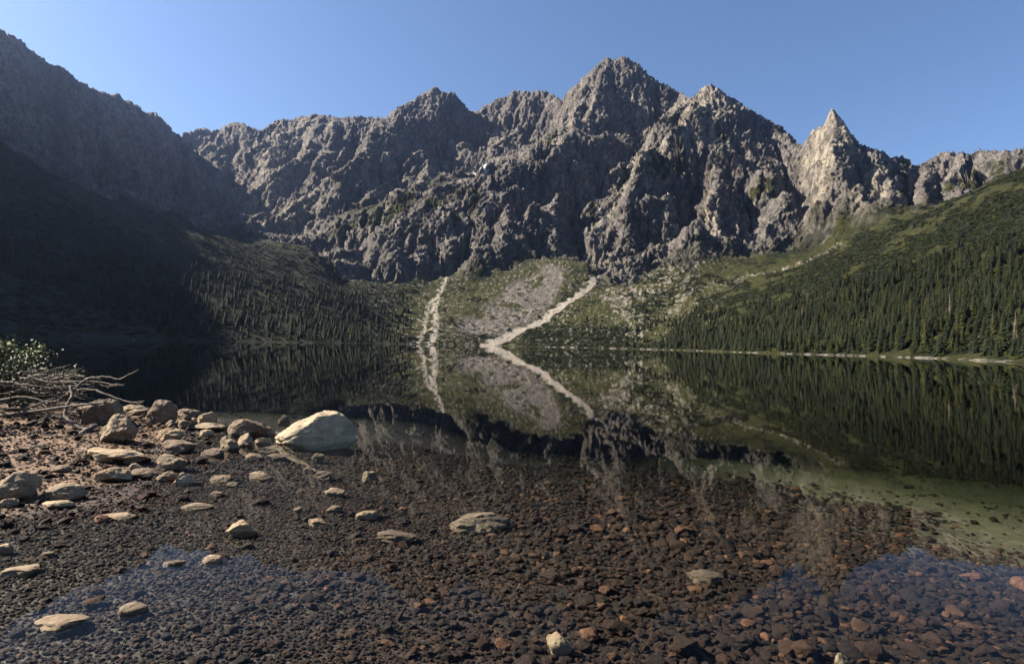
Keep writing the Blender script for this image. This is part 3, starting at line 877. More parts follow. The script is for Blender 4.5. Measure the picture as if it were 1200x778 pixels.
# ------------------------------------------------------------------ stones
def mat_stone(name, c0, c1, c2, lichen=0.5, rnd=False, scale=1.0):
    t = NT(name)
    P = t.coord('Object')
    oi = t.n('ObjectInfo')
    vec = t.n('VectorMath', {0: P, 1: oi.outputs['Location']}, operation='ADD').outputs[0] if not rnd else P
    n1_ = t.noise(vec, 2.2 * scale, 8, 0.65)
    n2_ = t.noise(vec, 24.0 * scale, 5, 0.75)
    c = t.ramp(n1_, [(0.3, c0), (0.5, c1), (0.72, c2)])
    c = t.mix(t.ramp(n2_, [(0.45, 0.0), (0.75, 0.7)]), c, tuple(x * 0.35 for x in c0))
    c = t.mix(t.ramp(t.noise(vec, 7 * scale, 6, 0.7), [(0.58, 0.0), (0.66, lichen)]), c, tuple(min(.7, x * 1.5) for x in c2))
    if rnd:
        c = t.mix(1.0, c, t.ramp(oi.outputs['Random'], [(0.0, (0.16, 0.13, 0.12)), (0.25, (0.32, 0.26, 0.22)), (0.45, (0.48, 0.36, 0.28)), (0.6, (0.46, 0.36, 0.29)), (0.76, (0.66, 0.50, 0.38)), (0.88, (0.95, 0.82, 0.68)), (0.96, (1.7, 1.5, 1.25)), (1.0, (3.4, 3.0, 2.6))]), 'MULTIPLY')
    if not rnd:      # wet rock just above the water line
        zw = t.math('ADD', t.n('SeparateXYZ', {0: t.n('NewGeometry').outputs['Position']}).outputs[2], t.math('MULTIPLY', n1_, -0.04))
        c = t.mix(t.n('MapRange', {0: zw, 1: 0.035, 2: 0.005, 3: 0.0, 4: 0.6}).outputs[0], c, tuple(x * 0.35 for x in c0))
    hh = t.math('ADD', t.math('MULTIPLY', n1_, 0.6), t.math('MULTIPLY', n2_, 0.2))
    t.principled(c, 0.85, t.bump(hh, 0.9, 0.08 / scale), 0.25)
    return t.m


M_GRAN = mat_stone('granite', (0.1423, 0.0989, 0.0590), (0.2570, 0.1859, 0.1144), (0.3558, 0.2640, 0.1637), 0.5)
M_GREY = mat_stone('grey_granite', (0.0998, 0.0741, 0.0510), (0.1922, 0.1444, 0.0959), (0.2803, 0.2116, 0.1408), 0.5)
M_RED = mat_stone('brown_granite', (0.0765, 0.0533, 0.0376), (0.1485, 0.1049, 0.0720), (0.2250, 0.1677, 0.1200), 0.4)
M_PALE = mat_stone('pale_granite', (0.1986, 0.1444, 0.0906), (0.3038, 0.2255, 0.1443), (0.3855, 0.2976, 0.1989), 0.5)
M_PEB = mat_stone('pebble_stone', (0.0147, 0.0073, 0.0046), (0.0316, 0.0157, 0.0092), (0.0535, 0.0274, 0.0162), 0.5, True, 4.0)


def rock_mesh(name, dims, seed, planes=12, sub=4, rough=0.05, roundness=0.25, mat=None, sharp=28, tilt=0.0):
    """a boulder: a ball cut by random planes, weathered; base at z = 0, dims = full width, depth, height"""
    r_ = np.random.default_rng(seed)
    b = bmesh.new(); bmesh.ops.create_icosphere(b, subdivisions=sub, radius=1.0)
    P = np.array([v_.co[:] for v_ in b.verts])
    fs = np.array([[v_.index for v_ in f_.verts] for f_ in b.faces]); b.free()
    for k in range(planes):
        nn = r_.normal(size=3); nn[2] *= 0.8; nn /= np.linalg.norm(nn)
        dd = r_.uniform(0.48, 0.80)
        q = P @ nn - dd
        P = P - np.where(q > 0, q * (1 - roundness * 0.35), 0)[:, None] * nn
    nn = P / np.linalg.norm(P, axis=1, keepdims=True)
    o = seed * 3.7
    P = P + nn * (fbm(P[:, 0] * 1.6 + o, P[:, 1] * 1.6, P[:, 2] * 1.6, 5, seed % 50, gain=0.55) * rough * 2.2)[:, None]
    P = P + nn * (facets(P[:, 0] * 2.6 + o, P[:, 1] * 2.6, P[:, 2] * 2.6, seed % 97, 1.2) * rough * 0.9)[:, None]
    if tilt:
        c_, s_ = math.cos(tilt), math.sin(tilt)
        P = np.stack([P[:, 0] * c_ + P[:, 2] * s_, P[:, 1], -P[:, 0] * s_ + P[:, 2] * c_], 1)
    lo, hi = P.min(0), P.max(0)
    P = (P - (lo + hi) / 2) / (hi - lo) * np.array(dims)
    P[:, 2] += dims[2] / 2
    me = mesh_np(name, P, fs, mat, True)
    me.set_sharp_from_angle(angle=math.radians(sharp))
    return me


# photo box (x0, x1, top y, base y), material, planes, roundness, tilt, sink, label
BO = [
    (323, 417, 485, 531, 'main', 0, 0, 0, 'largest rounded pale boulder standing at the edge of the shallows'),
    (118, 160, 484, 520, M_GREY, 9, .5, .25, 'upright rounded block beside the fallen branches, largest boulder on the beach'),
    (171, 205, 467, 497, M_RED, 9, .5, 0, 'dark squarish boulder behind the upright block, closest to open water'),
    (100, 144, 466, 499, M_RED, 8, .6, 0, 'low rounded boulder partly behind the bare branches'),
    (201, 234, 478, 493, M_RED, 8, .7, 0, 'low rounded brown boulder right of the dark squarish one'),
    (142, 173, 474, 487, M_GREY, 10, .3, .1, 'flat slab lying between two boulders at the waterline'),
    (103, 177, 523, 545, M_PALE, 12, .2, .12, 'long flat pale slab in the middle of the sandy beach'),
    (108, 153, 547, 566, M_GRAN, 12, .2, .1, 'cracked low slab just below the long pale slab'),
    (150, 184, 549, 561, M_RED, 11, .3, 0, 'small sandy-coloured slab touching the cracked low slab'),
    (184, 218, 531, 553, M_GREY, 11, .2, -.3, 'wedge-shaped rock with a dark right side at the beach edge'),
    (188, 234, 515, 532, M_RED, 11, .3, -.1, 'wide dark slab right of the upright block'),
    (182, 216, 500, 517, M_GRAN, 12, .2, .1, 'pale angular slab between the dark boulder and wide dark slab'),
    (89, 110, 524, 538, M_GREY, 11, .2, .2, 'small pointed stone left of the long pale slab'),
    (-8, 44, 552, 588, M_GREY, 10, .4, .1, 'boulder cut off by the left edge of the picture'),
    (56, 101, 567, 589, M_GREY, 10, .4, .1, 'low flat-topped boulder right of the one at the left edge'),
    (184, 207, 552, 566, M_GREY, 11, .4, 0, 'small squat stone below the wedge-shaped rock'),
    (205, 228, 553, 570, M_PALE, 10, .5, -.4, 'small egg-shaped pale stone leaning left at the beach edge'),
    (246, 271, 556, 568, M_GREY, 10, .4, 0, 'dark stone alone in the shallows right of the egg-shaped one'),
    (266, 279, 565, 572, M_GREY, 10, .4, 0, 'tiny stone just right of the lone dark stone'),
    (231, 254, 482, 500, M_GRAN, 9, .2, 0, 'small upright tooth of pale rock on the far side of the beach'),
    (226, 266, 495, 507, M_GREY, 11, .3, 0, 'thin flat slab in front of the upright tooth of rock'),
    (235, 250, 503, 513, M_PALE, 9, .7, 0, 'small round pale cobble in front of the thin slab'),
    (207, 223, 491, 503, M_GREY, 9, .7, 0, 'round cobble left of the thin flat slab'),
    (222, 233, 489, 499, M_GREY, 9, .6, 0, 'little cobble between round cobble and tooth of rock'),
    (193, 206, 492, 501, M_GREY, 9, .6, 0, 'little cobble under the dark squarish boulder'),
    (255, 280, 511, 531, M_GREY, 11, .2, 0, 'blocky dark rock left of the big brown-topped boulder'),
    (264, 318, 489, 516, M_RED, 10, .3, -.2, 'large angular boulder with a brown flat top left of the biggest boulder'),
    (277, 297, 508, 528, M_GREY, 11, .2, .2, 'small split rock below the brown-topped boulder'),
    (299, 318, 512, 526, M_PALE, 10, .3, .3, 'pale wedge stone touching the brown-topped boulder'),
    (311, 329, 505, 518, M_GREY, 10, .2, .5, 'pointed stone between the brown-topped boulder and biggest boulder'),
    (299, 332, 523, 533, M_GREY, 11, .2, 0, 'thin grey slab at the left foot of the biggest boulder'),
    (287, 313, 531, 542, M_GREY, 11, .3, 0, 'small dark-faced slab below the thin grey slab'),
    (313, 341, 534, 542, M_RED, 11, .3, 0, 'flat wet slab below the biggest boulder'),
    (291, 322, 552, 565, M_GREY, 11, .3, .15, 'lone low rock in the shallows below the flat wet slab'),
    (232, 264, 525, 538, M_RED, 11, .3, 0, 'dark brown slab in the wet sand below the round pale cobble'),
    (355, 374, 545, 556, M_GREY, 11, .3, 0, 'dark stone straight below the biggest boulder'),
    (381, 404, 572, 583, M_PALE, 10, .4, .1, 'bright stone in shallow water below and right of the biggest boulder'),
    (425, 439, 557, 567, M_PALE, 10, .3, .1, 'small bright stone farthest right above the water'),
    (366, 379, 537, 543, M_GREY, 10, .4, 0, 'tiny pale stone at the foot of the biggest boulder'),
    (326, 338, 491, 500, M_GREY, 9, .7, 0, 'small round stone behind the left end of the biggest boulder'),
    (418, 442, 600, 610, M_PALE, 11, .3, .1, 'whitish stone with a dark right end in mid shallows'),
    (382, 401, 593, 602, M_GREY, 11, .3, .1, 'grey stone left of the whitish mid-shallows stone'),
    (343, 356, 594, 602, M_GREY, 11, .3, .1, 'small grey stone left of two others in a loose row'),
    (360, 382, 608, 618, M_GRAN, 12, .2, .2, 'thin tilted flake of stone in the shallows'),
    (368, 389, 555, 564, M_RED, 10, .4, 0, 'small brown stone right of the dark stone below the biggest boulder'),
    (266, 306, 610, 632, M_GRAN, 9, .2, .05, 'angular lone rock with bright left face and dark right face'),
    (245, 263, 576, 583, M_GREY, 11, .3, .1, 'thin stone below the lone dark stone'),
    (213, 247, 590, 600, M_GREY, 12, .2, .15, 'long thin flake above the patch of reflected sky'),
    (53, 84, 586, 598, M_PALE, 10, .4, .05, 'pale flat stone in front of the left-edge boulder'),
    (3, 21, 584, 595, M_GREY, 10, .4, .1, 'small stone in the shadow of the left-edge boulder'),
    (119, 159, 601, 611, M_PALE, 12, .3, .05, 'long flat pale stone left of the sky reflection'),
    (238, 260, 651, 665, M_PALE, 10, .4, .35, 'small leaning pale stone below the angular lone rock'),
    (192, 216, 657, 667, M_GREY, 11, .3, .1, 'low grey stone left of the leaning pale stone'),
    (5, 48, 663, 677, M_PALE, 11, .3, .15, 'broken pale stone near the left edge of the shallows'),
    (-4, 16, 638, 652, M_PALE, 11, .3, .3, 'pointed pale stone cut by the left picture edge'),
    (41, 96, 724, 746, M_PALE, 11, .6, .25, 'long pale loaf-shaped stone in the lower left corner'),
    (139, 172, 710, 728, M_GREY, 9, .2, .1, 'pyramid-shaped stone right of the long pale loaf'),
    (47, 65, 647, 655, M_GREY, 11, .3, .1, 'small dark stone above the broken pale stone'),
    (443, 489, 623, 638, M_RED, 11, .3, .1, 'flat brown slab barely awash left of the big submerged slab'),
    (520, 602, 595, 624, 'slab', 10, .3, -.06, 'big submerged slab whose whitish top breaks the surface'),
    (640, 671, 745, 771, M_PALE, 9, .4, 0, 'pale speckled cobble near the bottom edge among dark pebbles'),
    (974, 998, 769, 785, M_PALE, 9, .4, 0, 'white cobble cut by the bottom edge right of centre'),
    (806, 848, 670, 687, M_RED, 10, .3, .1, 'brown flat-topped cobble under water right of centre'),
    (152, 166, 543, 551, M_GREY, 10, .3, .1, 'small stone wedged between slabs on the beach'),
    (60, 84, 545, 554, M_RED, 11, .3, .1, 'small dark stone on the open sand near the branches'),
]


def mat_boulder():
    t = NT('pale_boulder')
    P = t.coord('Object')
    n1_ = t.noise(P, 1.6, 9, 0.65); n2_ = t.noise(P, 30, 5, 0.8)
    c = t.ramp(n1_, [(0.3, (0.2057, 0.1602, 0.1047)), (0.5, (0.3394, 0.2719, 0.1831)), (0.7, (0.4525, 0.3738, 0.2572))])
    c = t.mix(t.ramp(n2_, [(0.46, 0.0), (0.7, 0.75)]), c, (0.12, 0.10, 0.08))
    c = t.mix(t.ramp(t.noise(P, 5.5, 7, 0.75), [(0.56, 0.0), (0.68, 0.6)]), c, (0.19, 0.165, 0.13))
    hh = t.math('ADD', t.math('MULTIPLY', n1_, 0.5), t.math('MULTIPLY', n2_, 0.10))
    t.principled(c, 0.88, t.bump(hh, 0.8, 0.07), 0.2)
    return t.m


def main_boulder(dims):
    b = bmesh.new(); bmesh.ops.create_icosphere(b, subdivisions=6, radius=1.0)
    P = np.array([v_.co[:] for v_ in b.verts]); fs = np.array([[v_.index for v_ in f_.verts] for f_ in b.faces]); b.free()
    x, y, z = P.T
    # highest right of the middle, a long shoulder falling to the left, steep right side
    top = np.interp(x, [-1, -.72, -.35, -.2, 0.1, 0.45, 0.8, 1.0], [0.22, 0.42, 0.62, 0.70, 1.0, 0.98, 0.80, 0.55])
    P[:, 2] = np.where(z > 0, z ** 0.75 * top, z * 0.45)
    for cn, cd in (((0.86, -0.48, 0.02), 0.50), ((0.55, -0.80, 0.05), 0.62)):      # steep faces towards the right and front
        cn = np.array(cn) / np.linalg.norm(cn)
        q = P @ cn - cd
        P = P - np.where(q > 0, q * 0.7, 0)[:, None] * cn
    nn = P / np.linalg.norm(P, axis=1, keepdims=True)
    d = fbm(x * 1.3 + 5, y * 1.3, z * 1.3, 5, 9) * 0.10 + facets(x * 1.8, y * 1.8, z * 1.8, 8, 1.0) * 0.03 + fbm(x * 9, y * 9, z * 9, 3, 19) * 0.012
    crack = np.abs(z - 0.25 - 0.35 * x + 0.06 * np.sin(x * 7))
    d -= np.where(x < 0.25, 0.045 * np.exp(-(crack / 0.028) ** 2), 0)
    P = P + nn * d[:, None]
    lo, hi = P.min(0), P.max(0)
    P = (P - (lo + hi) / 2) / (hi - lo) * np.array(dims)
    P[:, 2] += dims[2] / 2
    me = mesh_np('boulder', P, fs, mat_boulder(), True)
    return me


for k, (x0, x1, yt, yb, mt, npl, rd, tl, lab) in enumerate(BO):
    cx = (x0 + x1) / 2
    under = ('under water' in lab) or ('among dark pebbles' in lab) or ('bottom edge' in lab) or mt == 'slab'
    g = on_plane(cx, yb, 0.0)
    for _ in range(5):
        zg = float(bed_h(g[0], g[1]))
        g = on_plane(cx, yb, zg)
    dist = np.linalg.norm(g - np.array((0, 0, CAM_H)))
    zc = g[1]
    wdt = (x1 - x0) / 700 * zc
    # apparent height mixes real height and the depth of the top seen from above
    el = math.atan2(CAM_H, zc)
    app = (yb - yt) / 700 * zc / math.cos(el)
    dep = min(wdt * (0.8 if rd > 0.35 else 0.65), app * 1.3 / max(0.12, math.sin(el)))
    hgt = max(0.30 * app, (app - dep * math.sin(el) * 0.55) / math.cos(el))
    sink = 0.15 * hgt
    zb = float(bed_h(g[0], g[1] + dep * 0.4))
    g2 = np.array((g[0] * (1 + dep * 0.4 / zc), g[1] + dep * 0.4, zb))
    zt = g2[2]
    if mt == 'main':
        me = main_boulder((wdt, wdt * 0.75, hgt + 0.15)); zt -= 0.05
    elif mt == 'slab':
        me = rock_mesh('boulder', (wdt, wdt * 0.8, hgt * 1.1), 900 + k, 12, 5, 0.06, .3, M_GREY, 26, tl)
        zt = 0.05 - hgt * 1.1
    else:
        big_ = wdt > 0.45
        ex_ = 0.0 if under else max(0.0, 0.03 - zb - hgt); kx_ = min(1.18, ((hgt + ex_) / hgt) ** 0.5)
        wdt *= kx_; dep *= kx_; hgt += ex_
        me = rock_mesh('boulder', (wdt, dep, hgt + sink), 500 + k * 7, npl, 5 if big_ else 4, 0.055, rd, mt, 26, tl)
        zt -= sink
    nm = 'boulder' if wdt > 0.5 else 'stone'
    o = bpy.data.objects.new(nm, me)
    o.location = (g2[0], g2[1], zt)
    o.rotation_euler = (0, 0, random.uniform(-0.25, 0.25) if mt not in ('main',) else 0)
    tag(link(o), lab, nm, 'stones scattered along the lake shore')

# ---- pebbles: the largest are pieces of the lake bed, the rest is gravel
PEB = []
for k in range(10):
    r_ = np.random.default_rng(50 + k)
    PEB.append(rock_mesh('pebble', (1.0, r_.uniform(0.62, 0.95), r_.uniform(0.30, 0.58)), 50 + k, 11, 3, 0.07, 0.35, M_PEB, 24))


def scatter(y0, y1, spacing, jitter=0.9):
    out = []
    ys_ = np.arange(y0, y1, spacing)
    for yy in ys_:
        hw = yy * 0.90 + 0.4
        xx = np.arange(-hw, hw, spacing)
        out.append(np.stack([xx + rng.uniform(-.5, .5, len(xx)) * spacing * jitter, np.full(len(xx), yy) + rng.uniform(-.5, .5, len(xx)) * spacing * jitter], 1))
    return np.concatenate(out)


def coarse(x, y):
    """0 = fine gravel (left), 1 = cobbles (right and middle)"""
    return smooth(-2.2, 1.6, x + 0.10 * (y - 5) + fbm(x / 1.6, y / 1.6, 0, 3, 88) * 1.6)


layers = []
for y0, y1, sp, lo, hi in ((3.3, 9.0, 0.042, 0.022, 0.05), (9.0, 15.5, 0.06, 0.03, 0.065), (3.3, 15, 0.085, 0.05, 0.11), (3.3, 26, 0.18, 0.10, 0.21)):
    p = scatter(y0, y1, sp)
    cz = coarse(p[:, 0], p[:, 1])
    d = poly_in(p[:, 0], p[:, 1], BEACH)
    silt_ = smooth(5.0, 8.6, p[:, 0] + (p[:, 1] - 6) * 0.2 + fbm(p[:, 0] / 2.5, p[:, 1] / 2.5, 0, 3, 93) * 3.0) * smooth(5.9, 7.2, p[:, 1])
    if sp == 0.06: keep_ = (rng.random(len(p)) < 0.85) & (p[:, 0] < -0.5) & (p[:, 0] > -11)
    elif sp < 0.05: keep_ = rng.random(len(p)) < (1.0 - 0.75 * cz) * (1 - silt_ * .9)
    elif sp < 0.1: keep_ = rng.random(len(p)) < (0.10 + 0.85 * cz) * (1 - silt_ * .97)
    else: keep_ = rng.random(len(p)) < (0.015 + 0.42 * smooth(-0.5, 3.0, p[:, 0])) * (1 - silt_ * 0.985)
    keep_ &= (d < -0.1) | (rng.random(len(p)) < 0.35)
    p = p[keep_]
    sz = rng.uniform(lo, hi, len(p)) * rng.uniform(0.8, 1.25, len(p))
    layers.append(np.column_stack([p, sz]))
pb = np.column_stack([rng.uniform(-16, -4.5, 2600), rng.uniform(6.5, 19, 2600)])      # cobbles lying on the beach
pb = pb[(poly_in(pb[:, 0], pb[:, 1], BEACH) > -0.8) & (fbm(pb[:, 0] / 2.2, pb[:, 1] / 2.2, 0, 3, 99) > -0.12)]
layers.append(np.column_stack([pb, 0.04 + 0.16 * rng.random(len(pb)) ** 2.2]))
G = np.concatenate(layers)
G = G[np.hypot(G[:, 0], G[:, 1]) > 3.0]
gz = bed_h(G[:, 0], G[:, 1]) - G[:, 2] * 0.04
ng = len(G)
grot = np.column_stack([rng.normal(0, 0.22, ng), rng.normal(0, 0.22, ng), rng.uniform(0, 6.283, ng)])
gidx = rng.integers(0, 10, ng)
inframe = (np.abs(G[:, 0]) < G[:, 1] * 0.84) & (G[:, 1] > 3.9) & (G[:, 1] < 9.5)
order = np.argsort(-(G[:, 2] / G[:, 1]) * inframe)
top = order[:290]
first = {}
for k in top:
    o = bpy.data.objects.new('pebble', PEB[gidx[k]])
    o.location = (G[k, 0], G[k, 1], gz[k]); o.rotation_euler = tuple(grot[k]); o.scale = (G[k, 2],) * 3
    link(o, bed)
    first.setdefault(int(gidx[k]), o)
rest = order[290:]


def gn_stuff(name, pts, rot, scl, ids, sources):
    """instances of existing objects (or crown + trunk pairs) on points"""
    me = bpy.data.meshes.new(name)
    me.vertices.add(len(pts)); me.vertices.foreach_set('co', np.ascontiguousarray(pts, np.float32).ravel())
    for an, arr in (('rot', rot), ('scl', scl)):
        a_ = me.attributes.new(an, 'FLOAT_VECTOR', 'POINT'); a_.data.foreach_set('vector', np.ascontiguousarray(arr, np.float32).ravel())
    a_ = me.attributes.new('pick', 'INT', 'POINT'); a_.data.foreach_set('value', np.ascontiguousarray(ids, np.int32))
    o = link(bpy.data.objects.new(name, me))
    ng_ = bpy.data.node_groups.new(name + '_scatter', 'GeometryNodeTree')
    ng_.interface.new_socket('Geometry', in_out='INPUT', socket_type='NodeSocketGeometry')
    ng_.interface.new_socket('Geometry', in_out='OUTPUT', socket_type='NodeSocketGeometry')
    N_ = ng_.nodes; L_ = ng_.links
    gi = N_.new('NodeGroupInput'); go = N_.new('NodeGroupOutput')
    join = N_.new('GeometryNodeJoinGeometry')
    for src in reversed(sources):
        src = src if isinstance(src, (list, tuple)) else [src]
        j2 = N_.new('GeometryNodeJoinGeometry')
        for so in src:
            oi = N_.new('GeometryNodeObjectInfo'); oi.transform_space = 'ORIGINAL'
            oi.inputs['Object'].default_value = so
            L_.new(oi.outputs['Geometry'], j2.inputs[0])
        gti = N_.new('GeometryNodeGeometryToInstance')
        L_.new(j2.outputs[0], gti.inputs[0]); L_.new(gti.outputs[0], join.inputs[0])
    iop = N_.new('GeometryNodeInstanceOnPoints')
    iop.inputs['Pick Instance'].default_value = True

    def attr(nm, typ):
        n_ = N_.new('GeometryNodeInputNamedAttribute'); n_.data_type = typ; n_.inputs['Name'].default_value = nm
        return next(s_ for s_ in n_.outputs if s_.enabled and s_.name == 'Attribute')
    L_.new(gi.outputs[0], iop.inputs['Points']); L_.new(join.outputs[0], iop.inputs['Instance'])
    L_.new(attr('pick', 'INT'), iop.inputs['Instance Index'])
    e2r = N_.new('FunctionNodeEulerToRotation'); L_.new(attr('rot', 'FLOAT_VECTOR'), e2r.inputs[0])
    L_.new(e2r.outputs[0], iop.inputs['Rotation'])
    L_.new(attr('scl', 'FLOAT_VECTOR'), iop.inputs['Scale'])
    L_.new(iop.outputs[0], go.inputs[0])
    md = o.modifiers.new('scatter', 'NODES'); md.node_group = ng_
    return o


srcs = [first[k] for k in sorted(first)]
gs = gn_stuff('gravel', np.column_stack([G[rest, 0], G[rest, 1], gz[rest]]), grot[rest], np.repeat(G[rest, 2:3], 3, 1), gidx[rest] % len(srcs), srcs)
tag(gs, 'brown and grey gravel covering the bottom of the shallows', 'gravel', kind='stuff')


# ------------------------------------------------------------------ spruces and scrub
def mat_leaf(name, dark, mid_, light, trans=0.15):
    t = NT(name)
    P = t.coord('Object')
    oi = t.n('ObjectInfo').outputs['Random']
    n_ = t.noise(P, 1.2, 3, 0.6)
    c = t.ramp(n_, [(0.3, dark), (0.5, mid_), (0.7, light)])
    c = t.mix(1.0, c, t.ramp(oi, [(0.0, (0.45, 0.5, 0.5)), (0.4, (0.9, 0.9, 0.9)), (0.75, (1.3, 1.2, 0.95)), (0.93, (1.8, 1.5, 0.9)), (1.0, (2.6, 1.7, 1.0))]), 'MULTIPLY')
    t.principled(c, 0.8, None, 0.15)
    return t.m


M_SPR = mat_leaf('spruce_needles', (0.0058, 0.0094, 0.0043), (0.0115, 0.0166, 0.0065), (0.0202, 0.0259, 0.0094))
M_SCR = mat_leaf('dwarf_pine_needles', (0.0079, 0.0122, 0.0043), (0.0151, 0.0216, 0.0065), (0.0274, 0.0338, 0.0101))
M_DEC = mat_leaf('rowan_leaves', (0.0144, 0.0202, 0.0058), (0.0259, 0.0338, 0.0086), (0.0418, 0.0490, 0.0130))
M_BARK = NT('spruce_bark'); M_BARK.principled(M_BARK.ramp(M_BARK.noise(M_BARK.coord('Object'), 4, 5), [(0.3, (0.04, 0.03, 0.024)), (0.7, (0.10, 0.08, 0.065))]), 0.9); M_BARK = M_BARK.m
M_DEAD = NT('dead_needles'); M_DEAD.principled(M_DEAD.ramp(M_DEAD.noise(M_DEAD.coord('Object'), 2, 5), [(0.3, (0.06, 0.045, 0.034)), (0.7, (0.14, 0.105, 0.08))]), 0.9); M_DEAD = M_DEAD.m


def spruce_crown(seed, h=12.0, w=2.4, mat=M_SPR, thin=1.0, base=0.08):
    r_ = random.Random(seed); vs, fs = [], []
    tiers = 17
    for i in range(tiers):
        f = i / (tiers - 1)
        z = h * (base + (1 - base) * f * 0.97)
        rad = w * (1 - f) ** 0.85 * r_.uniform(0.8, 1.12) + 0.12
        nb = max(5, int((11 - 5 * f) * thin))
        a0 = r_.random() * 6.28
        for k in range(nb):
            a = a0 + k * 6.283 / nb + r_.uniform(-.25, .25)
            L = rad * r_.uniform(0.65, 1.15)
            dx, dy = math.cos(a), math.sin(a)
            drop = L * r_.uniform(0.25, 0.55)
            wd = L * r_.uniform(0.22, 0.34) + 0.08
            lift = h / tiers * r_.uniform(0.5, 0.9)
            b0 = len(vs)
            vs += [(dx * 0.06, dy * 0.06, z + lift * 0.6), (dx * L * 0.55 - dy * wd, dy * L * 0.55 + dx * wd, z - drop * 0.45),
                   (dx * L, dy * L, z - drop), (dx * L * 0.55 + dy * wd, dy * L * 0.55 - dx * wd, z - drop * 0.45), (dx * L * 0.5, dy * L * 0.5, z + lift * 0.35 - drop * 0.2)]
            fs += [(b0, b0 + 1, b0 + 4), (b0 + 1, b0 + 2, b0 + 4), (b0 + 2, b0 + 3, b0 + 4), (b0 + 3, b0, b0 + 4)]
    me = mesh_np('crown', vs, fs, mat, False)
    return me


def trunk_mesh(h=12.0, r0=0.2, mat=M_BARK):
    vs, fs = [], []
    for i, (z, r) in enumerate(((-1.5, r0 * 1.2), (0.4, r0), (h * 0.5, r0 * 0.6), (h * 0.99, 0.03))):
        for k in range(6):
            a = k * 1.0472; vs.append((r * math.cos(a), r * math.sin(a), z))
        if i:
            for k in range(6):
                fs.append(((i - 1) * 6 + k, (i - 1) * 6 + (k + 1) % 6, i * 6 + (k + 1) % 6, i * 6 + k))
    return mesh_np('trunk', vs, fs, mat, True)


def bush_mesh(seed, mat, n=150, flat=0.55, leaf=0.34):
    """unit-radius bush: leaf-sized faces through a lumpy dome"""
    r_ = np.random.default_rng(seed); vs, fs = [], []
    lob = r_.normal(size=(7, 3)) * np.array((0.42, 0.42, 0.16)); lob[:, 2] = np.abs(lob[:, 2]) + 0.15
    for i in range(n):
        c = lob[r_.integers(7)]; d = r_.normal(size=3); d /= np.linalg.norm(d); d[2] = abs(d[2])
        p = c + d * r_.uniform(0.25, 0.5); p[2] *= flat * 1.5
        t1 = r_.normal(size=3); t1 /= np.linalg.norm(t1); t2 = np.cross(d, t1)
        s_ = leaf * r_.uniform(0.5, 1.1)
        b0 = len(vs)
        vs += [p - t1 * s_ * .5, p + t2 * s_ * .45 + d * .05, p + t1 * s_ * .5 + d * .1, p - t2 * s_ * .45]
        fs.append((b0, b0 + 1, b0 + 2, b0 + 3))
    return mesh_np('foliage', vs, fs, mat, False)


TREELINE = wl([(1450, 225, 480), (1200, 285, 500), (1100, 310, 540), (1000, 340, 590), (920, 362, 640), (860, 378, 700), (800, 388, 790)])
FOREST = np.vstack([TREELINE[:, :2], shore_w[11:][:, :2] + np.array((4, 4)), [(420, 60)]])
pts = np.column_stack([rng.uniform(100, 900, 34000), rng.uniform(60, 900, 34000)])
dfor = poly_in(pts[:, 0], pts[:, 1], FOREST)
nn_ = fbm(pts[:, 0] / 60, pts[:, 1] / 60, 0, 3, 600)
prob = smooth(-70, 12, dfor + nn_ * 60) * (0.75 + 0.25 * np.sign(nn_ + 0.25))
prob = np.maximum(prob, 0.05 * (np.abs(pts[:, 0]) < pts[:, 1]))
pz = look(PZ_, pts[:, 0], pts[:, 1])
rk = look(ROCK, pts[:, 0], pts[:, 1]); rb = look(COV[..., 3], pts[:, 0], pts[:, 1])
inv = (np.abs(pts[:, 0] / pts[:, 1]) < 0.93)
keep_ = (rng.random(len(pts)) < prob) & (pz > 1.3) & (rk < 0.3) & (rb < 0.45) & inv & (pz < 190)
# trees in the gap left of the hill and on the shaded slope
p2 = np.column_stack([rng.uniform(-650, 330, 16000), rng.uniform(330, 1090, 16000)])
z2 = look(PZ_, p2[:, 0], p2[:, 1]); r2 = look(ROCK, p2[:, 0], p2[:, 1]); g2_ = look(COV[..., 2], p2[:, 0], p2[:, 1]); rb2 = look(COV[..., 3], p2[:, 0], p2[:, 1])
n2_ = fbm(p2[:, 0] / 70, p2[:, 1] / 70, 0, 3, 601)
left_ = p2[:, 0] < -0.17 * p2[:, 1]
q2 = np.where(left_, smooth(150, 60, z2 + n2_ * 60) * 0.55, smooth(110, 160, p2[:, 0]) * g2_ * 0.30 * smooth(90, 40, z2))
keep2 = (rng.random(len(p2)) < q2) & (z2 > 1.3) & (r2 < 0.3) & (rb2 < 0.3) & (np.abs(p2[:, 0] / p2[:, 1]) < 0.93) & ((p2[:, 0] > 0) | (p2[:, 1] > 430))
TP = np.vstack([np.column_stack([pts[keep_], pz[keep_]]), np.column_stack([p2[keep2], z2[keep2]])])
nt = len(TP)
th = rng.uniform(0.42, 1.2, nt) * np.where(TP[:, 2] > 90, 0.72, 1.0) * np.where(rng.random(nt) < 0.2, 0.6, 1.0)
ang_ = th / TP[:, 1] * (np.abs(TP[:, 0] / TP[:, 1]) < 0.86) * (TP[:, 0] > 0)
order = np.argsort(-ang_)
CR = [spruce_crown(11, 12, 2.9), spruce_crown(12, 13.5, 2.6), spruce_crown(13, 11, 3.2), spruce_crown(14, 12.5, 2.2), spruce_crown(15, 9.5, 3.0)]
TK = [trunk_mesh(12), trunk_mesh(13.5), trunk_mesh(11), trunk_mesh(12.5), trunk_mesh(9.5)]
tid = rng.integers(0, 5, nt); trz = rng.uniform(0, 6.283, nt)
pairs = {}
